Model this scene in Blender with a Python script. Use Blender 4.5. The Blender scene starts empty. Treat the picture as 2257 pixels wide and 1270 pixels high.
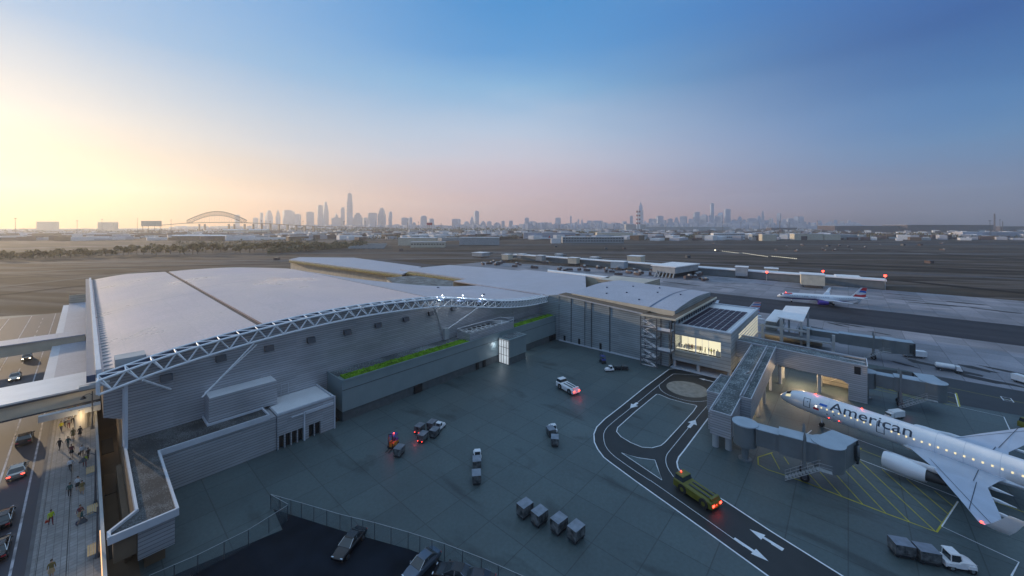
import bpy, bmesh, math, random
from mathutils import Vector, Matrix
random.seed(7)
PI = math.pi
SC = bpy.context.scene
COL = SC.collection
# ---------------------------------------------------------------- survey helpers
# World: X runs along the terminal front, Y away from the apron into the terminal.
F = 835.0; H = 40.0; CX = 1128.5; HY = 497.0
_n = math.hypot(.748, .664); CC = .748/_n; SS = .664/_n
def g(px, py, z=0.0):
    D = F*(H-z)/(py-HY); R = (px-CX)*D/F
    return Vector((CC*D+SS*R, SS*D-CC*R, z))
def ang(px, D):                 # point on bearing px at forward distance D
    R = (px-CX)*D/F
    return (CC*D+SS*R, SS*D-CC*R)
def zat(py, D): return H-(py-HY)*D/F

# ---------------------------------------------------------------- object helpers
def link(o): COL.objects.link(o); return o
def tag(o, label=None, cat=None, group=None, kind=None):
    if label: o['label'] = label
    if cat: o['category'] = cat
    if group: o['group'] = group
    if kind: o['kind'] = kind
    return o
def thing(name, label, cat, loc=(0, 0, 0), rz=0, group=None):
    o = bpy.data.objects.new(name, None); link(o)
    o.empty_display_size = .3
    o.location = loc; o.rotation_euler = (0, 0, rz)
    return tag(o, label, cat, group)
def dup(root, loc, rz=0, label=None, group=None, scale=None):
    r = root.copy(); link(r); r.location = loc; r.rotation_euler = (0, 0, rz)
    if scale: r.scale = scale
    if label: r['label'] = label
    if group: r['group'] = group
    for ch in list(root.children):
        c = ch.copy(); link(c); c.parent = r
        for gc in list(ch.children):
            d = gc.copy(); link(d); d.parent = c
    return r

class MB:
    def __init__(s): s.v = []; s.f = []; s.m = []
    def add(s, vs, fs, mi=0):
        b = len(s.v); s.v += [tuple(v) for v in vs]
        for f in fs: s.f.append(tuple(b+i for i in f)); s.m.append(mi)
        return s
    def box(s, x0, y0, z0, x1, y1, z1, mi=0):
        vs = [(x0,y0,z0),(x1,y0,z0),(x1,y1,z0),(x0,y1,z0),(x0,y0,z1),(x1,y0,z1),(x1,y1,z1),(x0,y1,z1)]
        return s.add(vs, [(0,3,2,1),(4,5,6,7),(0,1,5,4),(1,2,6,5),(2,3,7,6),(3,0,4,7)], mi)
    def taper(s, x0, y0, z0, x1, y1, z1, ix0, iy0, ix1, iy1, mi=0):
        vs = [(x0,y0,z0),(x1,y0,z0),(x1,y1,z0),(x0,y1,z0),(x0+ix0,y0+iy0,z1),(x1-ix1,y0+iy0,z1),(x1-ix1,y1-iy1,z1),(x0+ix0,y1-iy1,z1)]
        return s.add(vs, [(0,3,2,1),(4,5,6,7),(0,1,5,4),(1,2,6,5),(2,3,7,6),(3,0,4,7)], mi)
    def prism(s, pts, z0, z1, mi=0):
        # pts counter-clockwise xy
        a = sum(p[0]*q[1]-q[0]*p[1] for p, q in zip(pts, pts[1:]+pts[:1]))
        if a < 0: pts = pts[::-1]
        n = len(pts)
        vs = [(p[0],p[1],z0) for p in pts]+[(p[0],p[1],z1) for p in pts]
        fs = [tuple(range(n-1,-1,-1)), tuple(range(n,2*n))]+[(i,(i+1)%n,n+(i+1)%n,n+i) for i in range(n)]
        return s.add(vs, fs, mi)
    def sheet(s, pts, z=None, mi=0):
        a = sum(p[0]*q[1]-q[0]*p[1] for p, q in zip(pts, pts[1:]+pts[:1]))
        if a < 0: pts = pts[::-1]
        return s.add([(p[0],p[1],z if z is not None else p[2]) for p in pts], [tuple(range(len(pts)))], mi)
    def tube(s, a, b, r, n=8, r2=None, mi=0, cap=True):
        a = Vector(a); b = Vector(b); d = b-a
        if d.length < 1e-6: return s
        d.normalize(); u = d.orthogonal().normalized(); w = d.cross(u)
        if r2 is None: r2 = r
        vs = []
        for p, rr in ((a, r), (b, r2)):
            for i in range(n):
                t = 2*PI*i/n; vs.append(p+(u*math.cos(t)+w*math.sin(t))*rr)
        fs = [(i,(i+1)%n,n+(i+1)%n,n+i) for i in range(n)]
        if cap: fs += [tuple(range(n-1,-1,-1)), tuple(range(n,2*n))]
        return s.add(vs, fs, mi)
    def path(s, pts, r, n=6, mi=0):
        for a, b in zip(pts, pts[1:]): s.tube(a, b, r, n, mi=mi)
        return s
    def rings(s, rs, mi=0, cap=True):
        n = len(rs[0]); b = len(s.v)
        for r in rs: s.v += [tuple(p) for p in r]
        for k in range(len(rs)-1):
            for i in range(n):
                j = (i+1) % n
                s.f.append((b+k*n+i, b+k*n+j, b+(k+1)*n+j, b+(k+1)*n+i)); s.m.append(mi)
        if cap:
            s.f.append(tuple(b+i for i in range(n-1,-1,-1))); s.m.append(mi)
            s.f.append(tuple(b+(len(rs)-1)*n+i for i in range(n))); s.m.append(mi)
        return s
    def build(s, name, mats, parent=None, smooth=False, bevel=0, loc=None):
        me = bpy.data.meshes.new(name); me.from_pydata(s.v, [], s.f)
        if not isinstance(mats, (list, tuple)): mats = [mats]
        for m in mats: me.materials.append(m)
        if len(mats) > 1: me.polygons.foreach_set('material_index', s.m)
        me.update()
        bm = bmesh.new(); bm.from_mesh(me)
        bmesh.ops.recalc_face_normals(bm, faces=bm.faces)
        if bevel:
            es = [e for e in bm.edges if len(e.link_faces) == 2 and e.calc_face_angle(0) > .5]
            bmesh.ops.bevel(bm, geom=es, offset=bevel, segments=2, affect='EDGES', clamp_overlap=True)
        bm.to_mesh(me); bm.free()
        if smooth:
            me.polygons.foreach_set('use_smooth', [True]*len(me.polygons))
            try: me.set_sharp_from_angle(angle=math.radians(40))
            except Exception: pass
        o = bpy.data.objects.new(name, me); link(o)
        if parent: o.parent = parent
        if loc: o.location = loc
        return o
def split_loose(o):
    # every loose piece of a part becomes a part of its own
    me = o.data; n = len(me.vertices); par = list(range(n))
    def find(i):
        while par[i] != i: par[i] = par[par[i]]; i = par[i]
        return i
    for e in me.edges:
        a, b = find(e.vertices[0]), find(e.vertices[1])
        if a != b: par[a] = b
    isl = {}
    for p in me.polygons: isl.setdefault(find(p.vertices[0]), []).append(p)
    if len(isl) < 2: return
    for k, ps in enumerate(isl.values()):
        idx = {}; vs = []; fs = []
        for p in ps:
            f = []
            for v in p.vertices:
                if v not in idx: idx[v] = len(vs); vs.append(tuple(me.vertices[v].co))
                f.append(idx[v])
            fs.append(tuple(f))
        m = bpy.data.meshes.new(o.name); m.from_pydata(vs, [], fs)
        for mm in me.materials: m.materials.append(mm)
        m.polygons.foreach_set('material_index', [p.material_index for p in ps])
        m.polygons.foreach_set('use_smooth', [p.use_smooth for p in ps]); m.update()
        if k == 0: first = m
        else:
            c = bpy.data.objects.new(o.name, m); link(c); c.parent = o.parent; c.location = o.location
    o.data = first
def ribbon(pts, w, closed=False):
    # flat strip polygons following pts
    P = [Vector((p[0], p[1])) for p in pts]; n = len(P); L = []; R = []
    for i in range(n):
        if closed: a, b = P[i-1], P[(i+1) % n]
        else: a, b = P[max(i-1, 0)], P[min(i+1, n-1)]
        d = (b-a).normalized(); nn = Vector((-d.y, d.x))*w/2
        L.append(P[i]+nn); R.append(P[i]-nn)
    return L, R
def strip(mb, pts, w, z, closed=False, mi=0):
    L, R = ribbon(pts, w, closed); n = len(L)
    for i in range(n if closed else n-1):
        j = (i+1) % n
        mb.add([(R[i].x,R[i].y,z),(R[j].x,R[j].y,z),(L[j].x,L[j].y,z),(L[i].x,L[i].y,z)], [(0,1,2,3)], mi)
def smoothpts(pts, it=2, closed=False):
    P = [Vector((p[0], p[1])) for p in pts]
    for _ in range(it):
        Q = []
        n = len(P)
        if not closed: Q.append(P[0])
        for i in range(n if closed else n-1):
            a, b = P[i], P[(i+1) % n]; Q += [a*.75+b*.25, a*.25+b*.75]
        if not closed: Q.append(P[-1])
        P = Q
    return P

# ---------------------------------------------------------------- materials
def newmat(name):
    m = bpy.data.materials.new(name); m.use_nodes = True
    nt = m.node_tree; b = nt.nodes['Principled BSDF']; return m, nt, b
def N(nt, t, **k):
    n = nt.nodes.new(t)
    for a, v in k.items(): setattr(n, a, v)
    return n
def mat(name, col, rough=.6, metal=0, var=.15, scale=1.0, bump=0, stretch=None, spec=.5, emit=None, es=0, hue=None):
    m, nt, b = newmat(name); L = nt.links
    b.inputs['Roughness'].default_value = rough; b.inputs['Metallic'].default_value = metal
    b.inputs['Specular IOR Level'].default_value = spec
    geo = N(nt, 'ShaderNodeNewGeometry'); mp = N(nt, 'ShaderNodeMapping'); L.new(geo.outputs['Position'], mp.inputs[0])
    if stretch: mp.inputs['Scale'].default_value = stretch
    no = N(nt, 'ShaderNodeTexNoise'); no.inputs['Scale'].default_value = scale; no.inputs['Detail'].default_value = 5
    L.new(mp.outputs[0], no.inputs[0])
    cr = N(nt, 'ShaderNodeValToRGB'); L.new(no.outputs[0], cr.inputs[0])
    lo = [max(0, c*(1-var)) for c in col]; hi = [min(1, c*(1+var)) for c in (hue or col)]
    cr.color_ramp.elements[0].position = .32; cr.color_ramp.elements[0].color = (*lo, 1)
    cr.color_ramp.elements[1].position = .68; cr.color_ramp.elements[1].color = (*hi, 1)
    L.new(cr.outputs[0], b.inputs['Base Color'])
    if bump:
        bp = N(nt, 'ShaderNodeBump'); bp.inputs['Strength'].default_value = bump; bp.inputs['Distance'].default_value = .05
        L.new(no.outputs[0], bp.inputs['Height']); L.new(bp.outputs[0], b.inputs['Normal'])
    if emit:
        b.inputs['Emission Color'].default_value = (*emit, 1); b.inputs['Emission Strength'].default_value = es
    return m
def glow(name, col, s):
    m, nt, b = newmat(name); b.inputs['Base Color'].default_value = (*[c*.3 for c in col], 1)
    b.inputs['Emission Color'].default_value = (*col, 1); b.inputs['Emission Strength'].default_value = s
    return m
def siding(name, col, pitch=.45, gap=.16, joint=None):
    m, nt, b = newmat(name); L = nt.links
    b.inputs['Roughness'].default_value = .42; b.inputs['Metallic'].default_value = .25
    geo = N(nt, 'ShaderNodeNewGeometry'); sp = N(nt, 'ShaderNodeSeparateXYZ'); L.new(geo.outputs['Position'], sp.inputs[0])
    mul = N(nt, 'ShaderNodeMath', operation='MULTIPLY'); mul.inputs[1].default_value = 1/pitch; L.new(sp.outputs['Z'], mul.inputs[0])
    fr = N(nt, 'ShaderNodeMath', operation='FRACT'); L.new(mul.outputs[0], fr.inputs[0])
    cr = N(nt, 'ShaderNodeValToRGB'); L.new(fr.outputs[0], cr.inputs[0])
    e = cr.color_ramp.elements
    e[0].position = 0; e[0].color = (*[c*.42 for c in col], 1)
    e[1].position = gap; e[1].color = (*[c*.5 for c in col], 1)
    e2 = e.new(gap+.08); e2.color = (*col, 1)
    # gentle panel-to-panel tone change
    fl = N(nt, 'ShaderNodeMath', operation='FLOOR'); L.new(mul.outputs[0], fl.inputs[0])
    sx = N(nt, 'ShaderNodeMath', operation='ADD'); L.new(sp.outputs['X'], sx.inputs[0]); L.new(sp.outputs['Y'], sx.inputs[1])
    d6 = N(nt, 'ShaderNodeMath', operation='MULTIPLY'); d6.inputs[1].default_value = .16; L.new(sx.outputs[0], d6.inputs[0])
    f2 = N(nt, 'ShaderNodeMath', operation='FLOOR'); L.new(d6.outputs[0], f2.inputs[0])
    cb = N(nt, 'ShaderNodeCombineXYZ'); L.new(f2.outputs[0], cb.inputs[0]); L.new(fl.outputs[0], cb.inputs[1])
    wn = N(nt, 'ShaderNodeTexWhiteNoise'); L.new(cb.outputs[0], wn.inputs[0])
    mr = N(nt, 'ShaderNodeMapRange'); mr.inputs['To Min'].default_value = .9; mr.inputs['To Max'].default_value = 1.08
    L.new(wn.outputs['Value'], mr.inputs[0])
    no = N(nt, 'ShaderNodeTexNoise'); no.inputs['Scale'].default_value = .13; no.inputs['Detail'].default_value = 4; L.new(geo.outputs['Position'], no.inputs[0])
    mr2 = N(nt, 'ShaderNodeMapRange'); mr2.inputs['From Min'].default_value = .3; mr2.inputs['From Max'].default_value = .7
    mr2.inputs['To Min'].default_value = .85; mr2.inputs['To Max'].default_value = 1.15; L.new(no.outputs[0], mr2.inputs[0])
    mm = N(nt, 'ShaderNodeMath', operation='MULTIPLY'); L.new(mr.outputs[0], mm.inputs[0]); L.new(mr2.outputs[0], mm.inputs[1])
    vm = N(nt, 'ShaderNodeVectorMath', operation='SCALE'); L.new(cr.outputs[0], vm.inputs[0]); L.new(mm.outputs[0], vm.inputs['Scale'])
    L.new(vm.outputs[0], b.inputs['Base Color'])
    bp = N(nt, 'ShaderNodeBump'); bp.inputs['Strength'].default_value = .55; bp.inputs['Distance'].default_value = .12
    L.new(fr.outputs[0], bp.inputs['Height']); L.new(bp.outputs[0], b.inputs['Normal'])
    return m
def concrete(name, c0, c1, size, joint, rough=.55, spec=.5, stretchx=1.0, jw=.008, nscale=.05, lo=.72, hi=1.25, spots=0):
    m, nt, b = newmat(name); L = nt.links
    b.inputs['Roughness'].default_value = rough; b.inputs['Specular IOR Level'].default_value = spec
    geo = N(nt, 'ShaderNodeNewGeometry')
    br = N(nt, 'ShaderNodeTexBrick', offset=0.0, squash=1.0)
    br.inputs['Scale'].default_value = 1/size; br.inputs['Brick Width'].default_value = 1; br.inputs['Row Height'].default_value = 1
    br.inputs['Mortar Size'].default_value = jw; br.inputs['Mortar Smooth'].default_value = .2; br.inputs['Bias'].default_value = 0
    br.inputs['Color1'].default_value = (*c0, 1); br.inputs['Color2'].default_value = (*c1, 1); br.inputs['Mortar'].default_value = (*joint, 1)
    L.new(geo.outputs['Position'], br.inputs[0])
    no = N(nt, 'ShaderNodeTexNoise'); no.inputs['Scale'].default_value = nscale; no.inputs['Detail'].default_value = 8; no.inputs['Roughness'].default_value = .6
    mp = N(nt, 'ShaderNodeMapping'); mp.inputs['Scale'].default_value = (stretchx, 1, 1); L.new(geo.outputs['Position'], mp.inputs[0]); L.new(mp.outputs[0], no.inputs[0])
    mr = N(nt, 'ShaderNodeMapRange'); mr.inputs['From Min'].default_value = .3; mr.inputs['From Max'].default_value = .7
    mr.inputs['To Min'].default_value = lo; mr.inputs['To Max'].default_value = hi; L.new(no.outputs[0], mr.inputs[0])
    n2 = N(nt, 'ShaderNodeTexNoise'); n2.inputs['Scale'].default_value = 2.2; n2.inputs['Detail'].default_value = 6; L.new(geo.outputs['Position'], n2.inputs[0])
    m3 = N(nt, 'ShaderNodeMapRange'); m3.inputs['From Min'].default_value = .3; m3.inputs['From Max'].default_value = .7
    m3.inputs['To Min'].default_value = .88; m3.inputs['To Max'].default_value = 1.1; L.new(n2.outputs[0], m3.inputs[0])
    mm = N(nt, 'ShaderNodeMath', operation='MULTIPLY'); L.new(mr.outputs[0], mm.inputs[0]); L.new(m3.outputs[0], mm.inputs[1])
    if spots:
        n4 = N(nt, 'ShaderNodeTexNoise'); n4.inputs['Scale'].default_value = spots; n4.inputs['Detail'].default_value = 5; n4.inputs['Distortion'].default_value = .6
        m4 = N(nt, 'ShaderNodeMapping'); m4.inputs['Rotation'].default_value = (0, 0, .5); m4.inputs['Scale'].default_value = (1, .35, 1)
        L.new(geo.outputs['Position'], m4.inputs[0]); L.new(m4.outputs[0], n4.inputs[0])
        q4 = N(nt, 'ShaderNodeMapRange'); q4.inputs['From Min'].default_value = .58; q4.inputs['From Max'].default_value = .70; q4.inputs['To Min'].default_value = 1; q4.inputs['To Max'].default_value = .55
        L.new(n4.outputs[0], q4.inputs[0]); m5 = N(nt, 'ShaderNodeMath', operation='MULTIPLY'); L.new(mm.outputs[0], m5.inputs[0]); L.new(q4.outputs[0], m5.inputs[1]); mm = m5
    vm = N(nt, 'ShaderNodeVectorMath', operation='SCALE'); L.new(br.outputs[0], vm.inputs[0]); L.new(mm.outputs[0], vm.inputs['Scale'])
    L.new(vm.outputs[0], b.inputs['Base Color'])
    r2 = N(nt, 'ShaderNodeMapRange'); r2.inputs['From Min'].default_value = .3; r2.inputs['From Max'].default_value = .7
    r2.inputs['To Min'].default_value = rough-.12; r2.inputs['To Max'].default_value = rough+.15
    L.new(no.outputs[0], r2.inputs[0]); L.new(r2.outputs[0], b.inputs['Roughness'])
    return m
def streaky(name, cols, sx, sy, rot, rough=.9, fine=.35):
    # airfield grass and dirt, drawn out along the runways
    m, nt, b = newmat(name); L = nt.links
    b.inputs['Roughness'].default_value = rough; b.inputs['Specular IOR Level'].default_value = .2
    geo = N(nt, 'ShaderNodeNewGeometry'); mp = N(nt, 'ShaderNodeMapping'); mp.vector_type = 'POINT'
    mp.inputs['Rotation'].default_value = (0, 0, rot)
    m2 = N(nt, 'ShaderNodeMapping'); m2.inputs['Scale'].default_value = (sx, sy, 1)
    L.new(geo.outputs['Position'], mp.inputs[0]); L.new(mp.outputs[0], m2.inputs[0])
    no = N(nt, 'ShaderNodeTexNoise'); no.inputs['Scale'].default_value = 1; no.inputs['Detail'].default_value = 7; no.inputs['Roughness'].default_value = .55
    no.inputs['Distortion'].default_value = .4
    L.new(m2.outputs[0], no.inputs[0])
    cr = N(nt, 'ShaderNodeValToRGB'); L.new(no.outputs[0], cr.inputs[0])
    e = cr.color_ramp.elements
    while len(e) > 1: e.remove(e[-1])
    e[0].position = cols[0][0]; e[0].color = (*cols[0][1], 1)
    for p, c in cols[1:]:
        q = e.new(p); q.color = (*c, 1)
    n2 = N(nt, 'ShaderNodeTexNoise'); n2.inputs['Scale'].default_value = fine; n2.inputs['Detail'].default_value = 6; L.new(geo.outputs['Position'], n2.inputs[0])
    m3 = N(nt, 'ShaderNodeMapRange'); m3.inputs['From Min'].default_value = .3; m3.inputs['From Max'].default_value = .7
    m3.inputs['To Min'].default_value = .8; m3.inputs['To Max'].default_value = 1.2; L.new(n2.outputs[0], m3.inputs[0])
    vm = N(nt, 'ShaderNodeVectorMath', operation='SCALE'); L.new(cr.outputs[0], vm.inputs[0]); L.new(m3.outputs[0], vm.inputs['Scale'])
    L.new(vm.outputs[0], b.inputs['Base Color'])
    return m
def speckle(name, c0, c1, scale=3.0, rough=.9):
    m, nt, b = newmat(name); L = nt.links
    b.inputs['Roughness'].default_value = rough
    geo = N(nt, 'ShaderNodeNewGeometry')
    no = N(nt, 'ShaderNodeTexNoise'); no.inputs['Scale'].default_value = scale; no.inputs['Detail'].default_value = 3; L.new(geo.outputs['Position'], no.inputs[0])
    big = N(nt, 'ShaderNodeTexNoise'); big.inputs['Scale'].default_value = .28; big.inputs['Detail'].default_value = 3; L.new(geo.outputs['Position'], big.inputs[0])
    mu = N(nt, 'ShaderNodeMath', operation='MULTIPLY_ADD'); mu.inputs[1].default_value = .7; L.new(big.outputs[0], mu.inputs[0]); L.new(no.outputs[0], mu.inputs[2])
    cr = N(nt, 'ShaderNodeValToRGB'); L.new(mu.outputs[0], cr.inputs[0])
    e = cr.color_ramp.elements; e[0].position = .8; e[0].color = (*c0, 1); e[1].position = 1.0; e[1].color = (*c1, 1)
    L.new(cr.outputs[0], b.inputs['Base Color'])
    return m

M = {}
M['siding'] = siding('wall_siding', (.50, .51, .55))
M['siding_big'] = siding('hall_siding', (.40, .45, .48), .62)
M['siding_beige'] = siding('rear_siding', (.50, .46, .38), .9, .1)
M['lounge_panel'] = siding('lounge_panel', (.45, .49, .51), .95, .07)
M['teal'] = mat('teal_panel', (.20, .26, .28), .45, 0, .06, .3)
M['teal_dark'] = mat('dark_plinth', (.085, .10, .11), .8, 0, .15, 1)
M['roof'] = concrete('roof_membrane', (.57,.465,.475), (.53,.435,.445), 4.6, (.46,.385,.395), .34, jw=.007, nscale=.04, lo=.86, hi=1.1)
M['roof2'] = concrete('roof_membrane_blue', (.42,.43,.50), (.39,.40,.47), 5.2, (.33,.34,.40), .5, jw=.01, nscale=.06, lo=.86, hi=1.1)
M['roofwhite'] = mat('roof_white', (.78, .79, .82), .5, 0, .06, .3)
M['gravel'] = speckle('roof_gravel', (.035, .038, .042), (.13, .14, .15), 9)
M['gravel2'] = speckle('roof_gravel_blue', (.07, .085, .095), (.24, .28, .30), 3.5)
M['steel'] = mat('white_steel', (.86, .88, .92), .5, 0, .06, .8)
M['darksteel'] = mat('dark_steel', (.09, .10, .12), .5, .4, .1, .8)
M['midsteel'] = mat('grey_steel', (.13, .14, .16), .5, .3, .1, .8)
M['fascia'] = mat('blue_fascia', (.07, .10, .17), .35, .2, .1, .4)
M['coping'] = mat('pale_coping', (.55, .58, .64), .45, .1, .05, .5)
M['black'] = mat('opening_dark', (.012, .013, .016), .5, 0, .2, 1)
M['rubber'] = mat('tyre_rubber', (.018, .018, .02), .8, 0, .2, 3)
M['glass'] = mat('dark_glass', (.03, .04, .05), .08, 0, .1, 1, spec=.8)
M['paintwhite'] = mat('marking_white', (.72, .75, .80), .6, 0, .12, 1.2)
M['paintyellow'] = mat('marking_yellow', (.42, .38, .03), .6, 0, .2, 1.2)
M['asphalt'] = mat('asphalt_dark', (.018, .021, .024), .55, 0, .25, .25, bump=.1)
M['asphalt_road'] = mat('asphalt_road', (.032, .034, .050), .65, 0, .3, .12, stretch=(1, .12, 1))
M['paver'] = concrete('sidewalk_pavers', (.24, .235, .24), (.20, .195, .20), .6, (.08, .08, .08), .75, jw=.03, nscale=.3)
M['brownwall'] = mat('brown_render', (.15, .105, .07), .8, 0, .15, .2)
M['apron'] = concrete('apron_slabs', (.076, .107, .115), (.064, .092, .100), 6.05, (.043, .060, .066), .55, jw=.012, nscale=.035, lo=.68, hi=1.35, spots=.22)
M['apron_pale'] = concrete('pale_slabs', (.26, .26, .30), (.17, .18, .21), 7.5, (.10, .10, .12), .75, jw=.01, nscale=.03, lo=.6, hi=1.4, spots=.06)
M['taxi'] = streaky('taxiway_asphalt', [(.3, (.012, .012, .016)), (.5, (.022, .021, .026)), (.7, (.045, .042, .048))], .10, .006, 0, .6)
M['cream'] = mat('cream_panel', (.62, .56, .45), .6, 0, .1, .3)
M['cream2'] = mat('grey_panel', (.36, .38, .40), .6, 0, .12, .3)
M['brick'] = mat('dull_brick', (.10, .07, .07), .8, 0, .2, .05)
M['white'] = mat('vehicle_white', (.72, .74, .78), .35, 0, .05, 1.5)
M['aluwhite'] = mat('aircraft_paint', (.74, .78, .84), .28, .1, .05, .3)
M['alugrey'] = mat('wing_paint', (.46, .52, .62), .35, .2, .08, .4)
M['navy'] = mat('lettering_navy', (.025, .04, .07), .5, 0, .1, 1)
M['blue'] = mat('flag_blue', (.02, .14, .55), .4, 0, .1, 1)
M['red'] = mat('flag_red', (.50, .03, .04), .4, 0, .1, 1)
M['purple'] = mat('belly_purple', (.07, .03, .30), .4, 0, .1, 1)
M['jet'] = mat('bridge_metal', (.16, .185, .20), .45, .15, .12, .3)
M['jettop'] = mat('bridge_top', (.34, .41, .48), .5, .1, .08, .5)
M['cartside'] = mat('container_side', (.06, .065, .07), .35, .4, .5, 1.6, hue=(.16, .17, .18))
M['carttop'] = mat('container_top', (.22, .24, .28), .35, .4, .2, 1.2)
M['dark'] = mat('vehicle_dark', (.03, .033, .04), .45, 0, .2, 2)
M['olive'] = mat('tug_olive', (.13, .13, .015), .45, 0, .15, 1)
M['orange'] = mat('forklift_orange', (.45, .20, .02), .5, 0, .15, 1)
M['fblue'] = mat('forklift_blue', (.05, .07, .28), .5, 0, .15, 1)
M['chrome'] = mat('bright_trim', (.6, .62, .65), .15, .9, .05, 1)
M['winlit'] = glow('cabin_window_light', (1, .84, .48), 1.0)
M['redlamp'] = glow('red_lamp', (1, .05, .03), 8)
M['whitelamp'] = glow('white_lamp', (.9, .95, 1), 9)
M['warmlamp'] = glow('warm_lamp', (1, .85, .6), 9)
M['runlamp'] = glow('runway_lamp', (1, .93, .7), 2.5)
M['solar'] = mat('solar_cell', (.035, .025, .045), .5, 0, .2, .8, spec=.2)
M['trunk'] = mat('bark', (.07, .05, .035), .9, 0, .2, 3)
M['leaf'] = mat('foliage_olive', (.16, .115, .028), .8, 0, .45, .15)
M['leaf2'] = mat('foliage_dark', (.085, .07, .022), .8, 0, .45, .05)
M['grass'] = mat('bright_sedum', (.14, .27, .012), .8, 0, .45, .7, bump=.5, hue=(.17,.36,.015))
M['plank'] = mat('bench_wood', (.45, .32, .17), .7, 0, .15, 2)
M['hazetower'] = mat('tower_facade', (.36, .43, .57), .6, 0, .15, .01)  # both tower tones carry some distance haze in their pale colour
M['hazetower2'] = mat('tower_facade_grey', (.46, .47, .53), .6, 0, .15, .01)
M['bridge_steel'] = mat('arch_steel', (.13, .09, .065), .7, 0, .15, .01)
M['interior'] = glow('lounge_interior_glow', (1.0, .93, .68), .72)  # room surfaces glow themselves, standing in for indoor lighting
M['glasslit'] = glow('lit_glass', (.78, .86, .92), .5)
def cloth(n, c): return mat('cloth_'+n, c, .85, 0, .15, 8)
CL = {k: cloth(k, c) for k, c in dict(white=(.62,.62,.66), black=(.02,.02,.025), teal=(.03,.08,.08), yellow=(.55,.5,.03), lime=(.38,.48,.02), olive=(.16,.12,.04), red=(.4,.05,.03), tan=(.35,.25,.14), grey=(.2,.2,.22), maroon=(.15,.03,.04), navy=(.03,.04,.09)).items()}
M['skin'] = mat('skin', (.42, .26, .19), .6, 0, .08, 6)
M['hair'] = mat('hair', (.025, .018, .014), .7, 0, .2, 8)

# ---------------------------------------------------------------- camera
cam = bpy.data.cameras.new('camera'); co = bpy.data.objects.new('camera', cam); link(co)
co.location = (0, 0, H); co.rotation_euler = (PI/2, 0, math.atan2(SS, CC)-PI/2)
cam.sensor_width = 36; cam.lens = F/2257*36; cam.shift_y = -(635-HY)/2257
cam.clip_end = 40000; cam.clip_start = .5
SC.camera = co

# ---------------------------------------------------------------- sky and light
def s2l(c): return tuple(((v/255)/12.92 if v/255 <= .04045 else ((v/255+.055)/1.055)**2.4) for v in c)
fwd = math.atan2(SS, CC); sunaz = fwd+math.radians(62)
SUNEL = math.radians(8.5)
Sd = Vector((math.cos(sunaz), math.sin(sunaz), 0))
W = bpy.data.worlds.new('World'); SC.world = W; W.use_nodes = True
nt = W.node_tree; L = nt.links; bg = nt.nodes['Background']
tc = N(nt, 'ShaderNodeTexCoord'); nv = N(nt, 'ShaderNodeVectorMath', operation='NORMALIZE'); L.new(tc.outputs['Generated'], nv.inputs[0])
sp = N(nt, 'ShaderNodeSeparateXYZ'); L.new(nv.outputs[0], sp.inputs[0])
zz = N(nt, 'ShaderNodeMath', operation='MULTIPLY'); zz.inputs[1].default_value = 1.0; L.new(sp.outputs['Z'], zz.inputs[0])
# uneven high cloud veil nudges the elevation ramps a little
mpc = N(nt, 'ShaderNodeMapping'); mpc.inputs['Scale'].default_value = (1.2, 1.2, 7); L.new(nv.outputs[0], mpc.inputs[0])
cn = N(nt, 'ShaderNodeTexNoise'); cn.inputs['Scale'].default_value = 2.2; cn.inputs['Detail'].default_value = 6; L.new(mpc.outputs[0], cn.inputs[0])
cm = N(nt, 'ShaderNodeMapRange'); cm.inputs['To Min'].default_value = -.038; cm.inputs['To Max'].default_value = .038; L.new(cn.outputs[0], cm.inputs[0])
za = N(nt, 'ShaderNodeMath', operation='ADD'); L.new(zz.outputs[0], za.inputs[0]); L.new(cm.outputs[0], za.inputs[1])
hz = N(nt, 'ShaderNodeVectorMath', operation='MULTIPLY'); hz.inputs[1].default_value = (1, 1, 0); L.new(nv.outputs[0], hz.inputs[0])
hn = N(nt, 'ShaderNodeVectorMath', operation='NORMALIZE'); L.new(hz.outputs[0], hn.inputs[0])
dt = N(nt, 'ShaderNodeVectorMath', operation='DOT_PRODUCT'); dt.inputs[1].default_value = Sd; L.new(hn.outputs[0], dt.inputs[0])
def ramp(stops):
    r = N(nt, 'ShaderNodeValToRGB'); L.new(za.outputs[0], r.inputs[0]); e = r.color_ramp.elements
    r.color_ramp.interpolation = 'EASE' if False else 'LINEAR'
    while len(e) > 1: e.remove(e[-1])
    e[0].position = stops[0][0]; e[0].color = (*s2l(stops[0][1]), 1)
    for p, c in stops[1:]: q = e.new(p); q.color = (*s2l(c), 1)
    return r
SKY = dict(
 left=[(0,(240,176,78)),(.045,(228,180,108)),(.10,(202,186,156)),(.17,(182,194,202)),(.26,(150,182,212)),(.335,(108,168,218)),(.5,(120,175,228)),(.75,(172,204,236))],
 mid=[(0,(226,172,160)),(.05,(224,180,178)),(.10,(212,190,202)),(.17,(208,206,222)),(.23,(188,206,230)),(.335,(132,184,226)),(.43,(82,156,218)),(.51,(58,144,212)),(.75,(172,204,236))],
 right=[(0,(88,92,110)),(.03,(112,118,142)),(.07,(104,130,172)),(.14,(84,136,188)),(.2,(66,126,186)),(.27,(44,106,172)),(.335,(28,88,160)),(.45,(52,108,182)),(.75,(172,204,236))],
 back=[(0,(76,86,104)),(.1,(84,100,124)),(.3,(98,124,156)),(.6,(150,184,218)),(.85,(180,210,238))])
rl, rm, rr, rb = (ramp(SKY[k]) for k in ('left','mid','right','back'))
def az(a): return math.cos(math.radians(a))
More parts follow.
